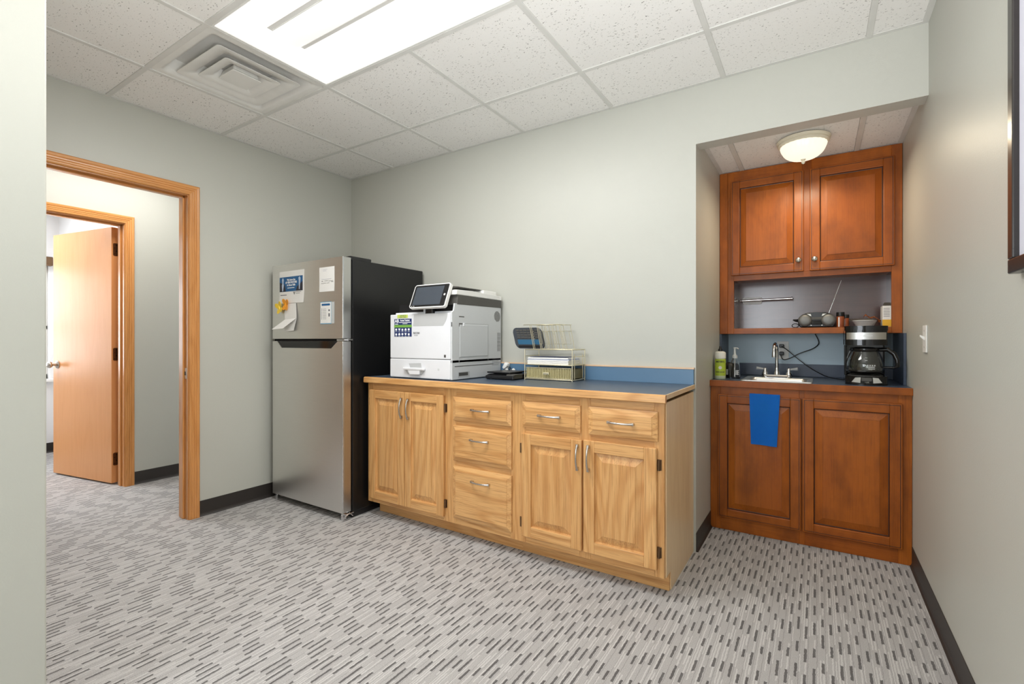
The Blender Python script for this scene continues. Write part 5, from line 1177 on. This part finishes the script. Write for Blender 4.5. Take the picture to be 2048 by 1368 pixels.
# bowl
bw = thing('bowl', 'white bowl with crinkled foil rim on the shelf above coffee maker', 'bowl', (3.605, 0.82, ZS))
bm = BM(); lathe(bm, [(0.001, ZS), (0.036, ZS), (0.040, ZS + 0.003), (0.058, ZS + 0.036), (0.062, ZS + 0.038), (0.061, ZS + 0.041), (0.055, ZS + 0.037), (0.038, ZS + 0.006), (0.001, ZS + 0.005)], (3.605, 0.82, 0), 36); mk('bowl_body', bm, M_WHITE, bw)
rnd = random.Random(8); bm = BM(); prev = None
ringo = [bm.verts.new((3.605 + 0.062 * math.cos(a * PI / 12), 0.82 + 0.062 * math.sin(a * PI / 12), ZS + 0.041)) for a in range(24)]
ringp = [bm.verts.new((3.605 + (0.070 + rnd.uniform(-0.003, 0.008)) * math.cos(a * PI / 12), 0.82 + (0.070 + rnd.uniform(-0.003, 0.006)) * math.sin(a * PI / 12), ZS + 0.042 + rnd.uniform(0, 0.010))) for a in range(24)]
for i in range(24): bm.faces.new((ringo[i], ringo[(i + 1) % 24], ringp[(i + 1) % 24], ringp[i]))
bmesh.ops.solidify(bm, geom=list(bm.faces), thickness=0.0006); mk('foil_rim', bm, M_SILVER, bw)
# wrapper
bm = BM(); NX, NY = 9, 6; rnd = random.Random(5); gd = [[bm.verts.new((3.600 + 0.078 * i / NX, 0.765 + 0.07 * j / NY, ZS + 0.062 + rnd.uniform(-0.004, 0.006) - 0.024 * (i / NX) ** 2 + 0.012 * math.sin(i * 1.3) * (1 if j > 2 else 0.3))) for j in range(NY + 1)] for i in range(NX + 1)]
for i in range(NX):
    for j in range(NY): bm.faces.new((gd[i][j], gd[i + 1][j], gd[i + 1][j + 1], gd[i][j + 1]))
bmesh.ops.solidify(bm, geom=list(bm.faces), thickness=0.0008)
solo('snack_wrapper', bm, M_WRAP, 'crumpled orange brown snack wrapper lying across the white bowl', 'wrapper', (3.675, 0.80, ZS + 0.05))
# carton
ct = thing('carton', 'white and yellow carton with open top at right end of shelf', 'carton', (3.695, 0.845, ZS))
bx0, bx1, by0, by1 = 3.685, 3.7245, 0.775, 0.885
mk('carton_box', box(BM(), (bx0, by0, ZS + 0.0005), (bx1, by1, ZS + 0.122), 0.001, 1), M_PAPER, ct)
mk('yellow_band', box(BM(), (bx0 - 0.0005, by0 - 0.0006, ZS + 0.002), (bx1, by0 + 0.0005, ZS + 0.042)), M_BOXY, ct)
bm = BM(); quad(bm, [(bx0, by0, ZS + 0.122), (bx1, by0, ZS + 0.122), (bx1, by0 + 0.030, ZS + 0.142), (bx0 + 0.01, by0 + 0.030, ZS + 0.142)]); mk('top_flap', bm, M_DGREY, ct)
bm = BM()
for i in range(6): box(bm, (bx0 + 0.005, by0 - 0.0006, ZS + 0.060 + i * 0.009), (bx1 - 0.006, by0, ZS + 0.0625 + i * 0.009))
stuff('lettering', bm, M_INK, ct)

# ---------------- right wall: switch and picture
sw = thing('light_switch', 'white toggle light switch plate on the right wall near the recess', 'switch', (XR, 0.062, 1.09))
mk('cover_plate', box(BM(), (XR - 0.006, 0.022, 1.088), (XR - 0.0002, 0.100, 1.208), 0.002, 2), M_WHITE, sw)
bm = BM(); prism(bm, [(XR - 0.004, 1.140), (XR - 0.004, 1.156), (XR - 0.021, 1.166), (XR - 0.021, 1.158)], 0.055, 0.067, 'y'); mk('toggle', bm, M_WHITE, sw)
for z in (1.112, 1.184): bm = BM(); cyl(bm, (XR - 0.0055, 0.061, z), (XR - 0.0068, 0.061, z), 0.003, seg=10); mk('screw', bm, M_NICKEL, sw)
pf = thing('picture_frame', 'dark framed picture cut off by the right edge on the wall', 'picture', (XR, -1.52, 1.30))
y0, y1, z0, z1 = -1.95, -1.110, 1.300, 2.35; fw_ = 0.034
for lo, hi in (((y0, z0), (y1, z0 + fw_)), ((y0, z1 - fw_), (y1, z1)), ((y0, z0 + fw_), (y0 + fw_, z1 - fw_)), ((y1 - fw_, z0 + fw_), (y1, z1 - fw_))): mk('frame_rail', box(BM(), (XR - 0.024, lo[0], lo[1]), (XR - 0.0005, hi[0], hi[1]), 0.003, 2), M_FRAMEB, pf)
mk('mat_board', box(BM(), (XR - 0.012, y0 + fw_, z0 + fw_), (XR - 0.004, y1 - fw_, z1 - fw_)), M_MAT, pf)
mk('inner_picture', box(BM(), (XR - 0.0135, y0 + 0.14, z0 + 0.14), (XR - 0.0118, y1 - 0.14, z1 - 0.14)), M_SKYB, pf)
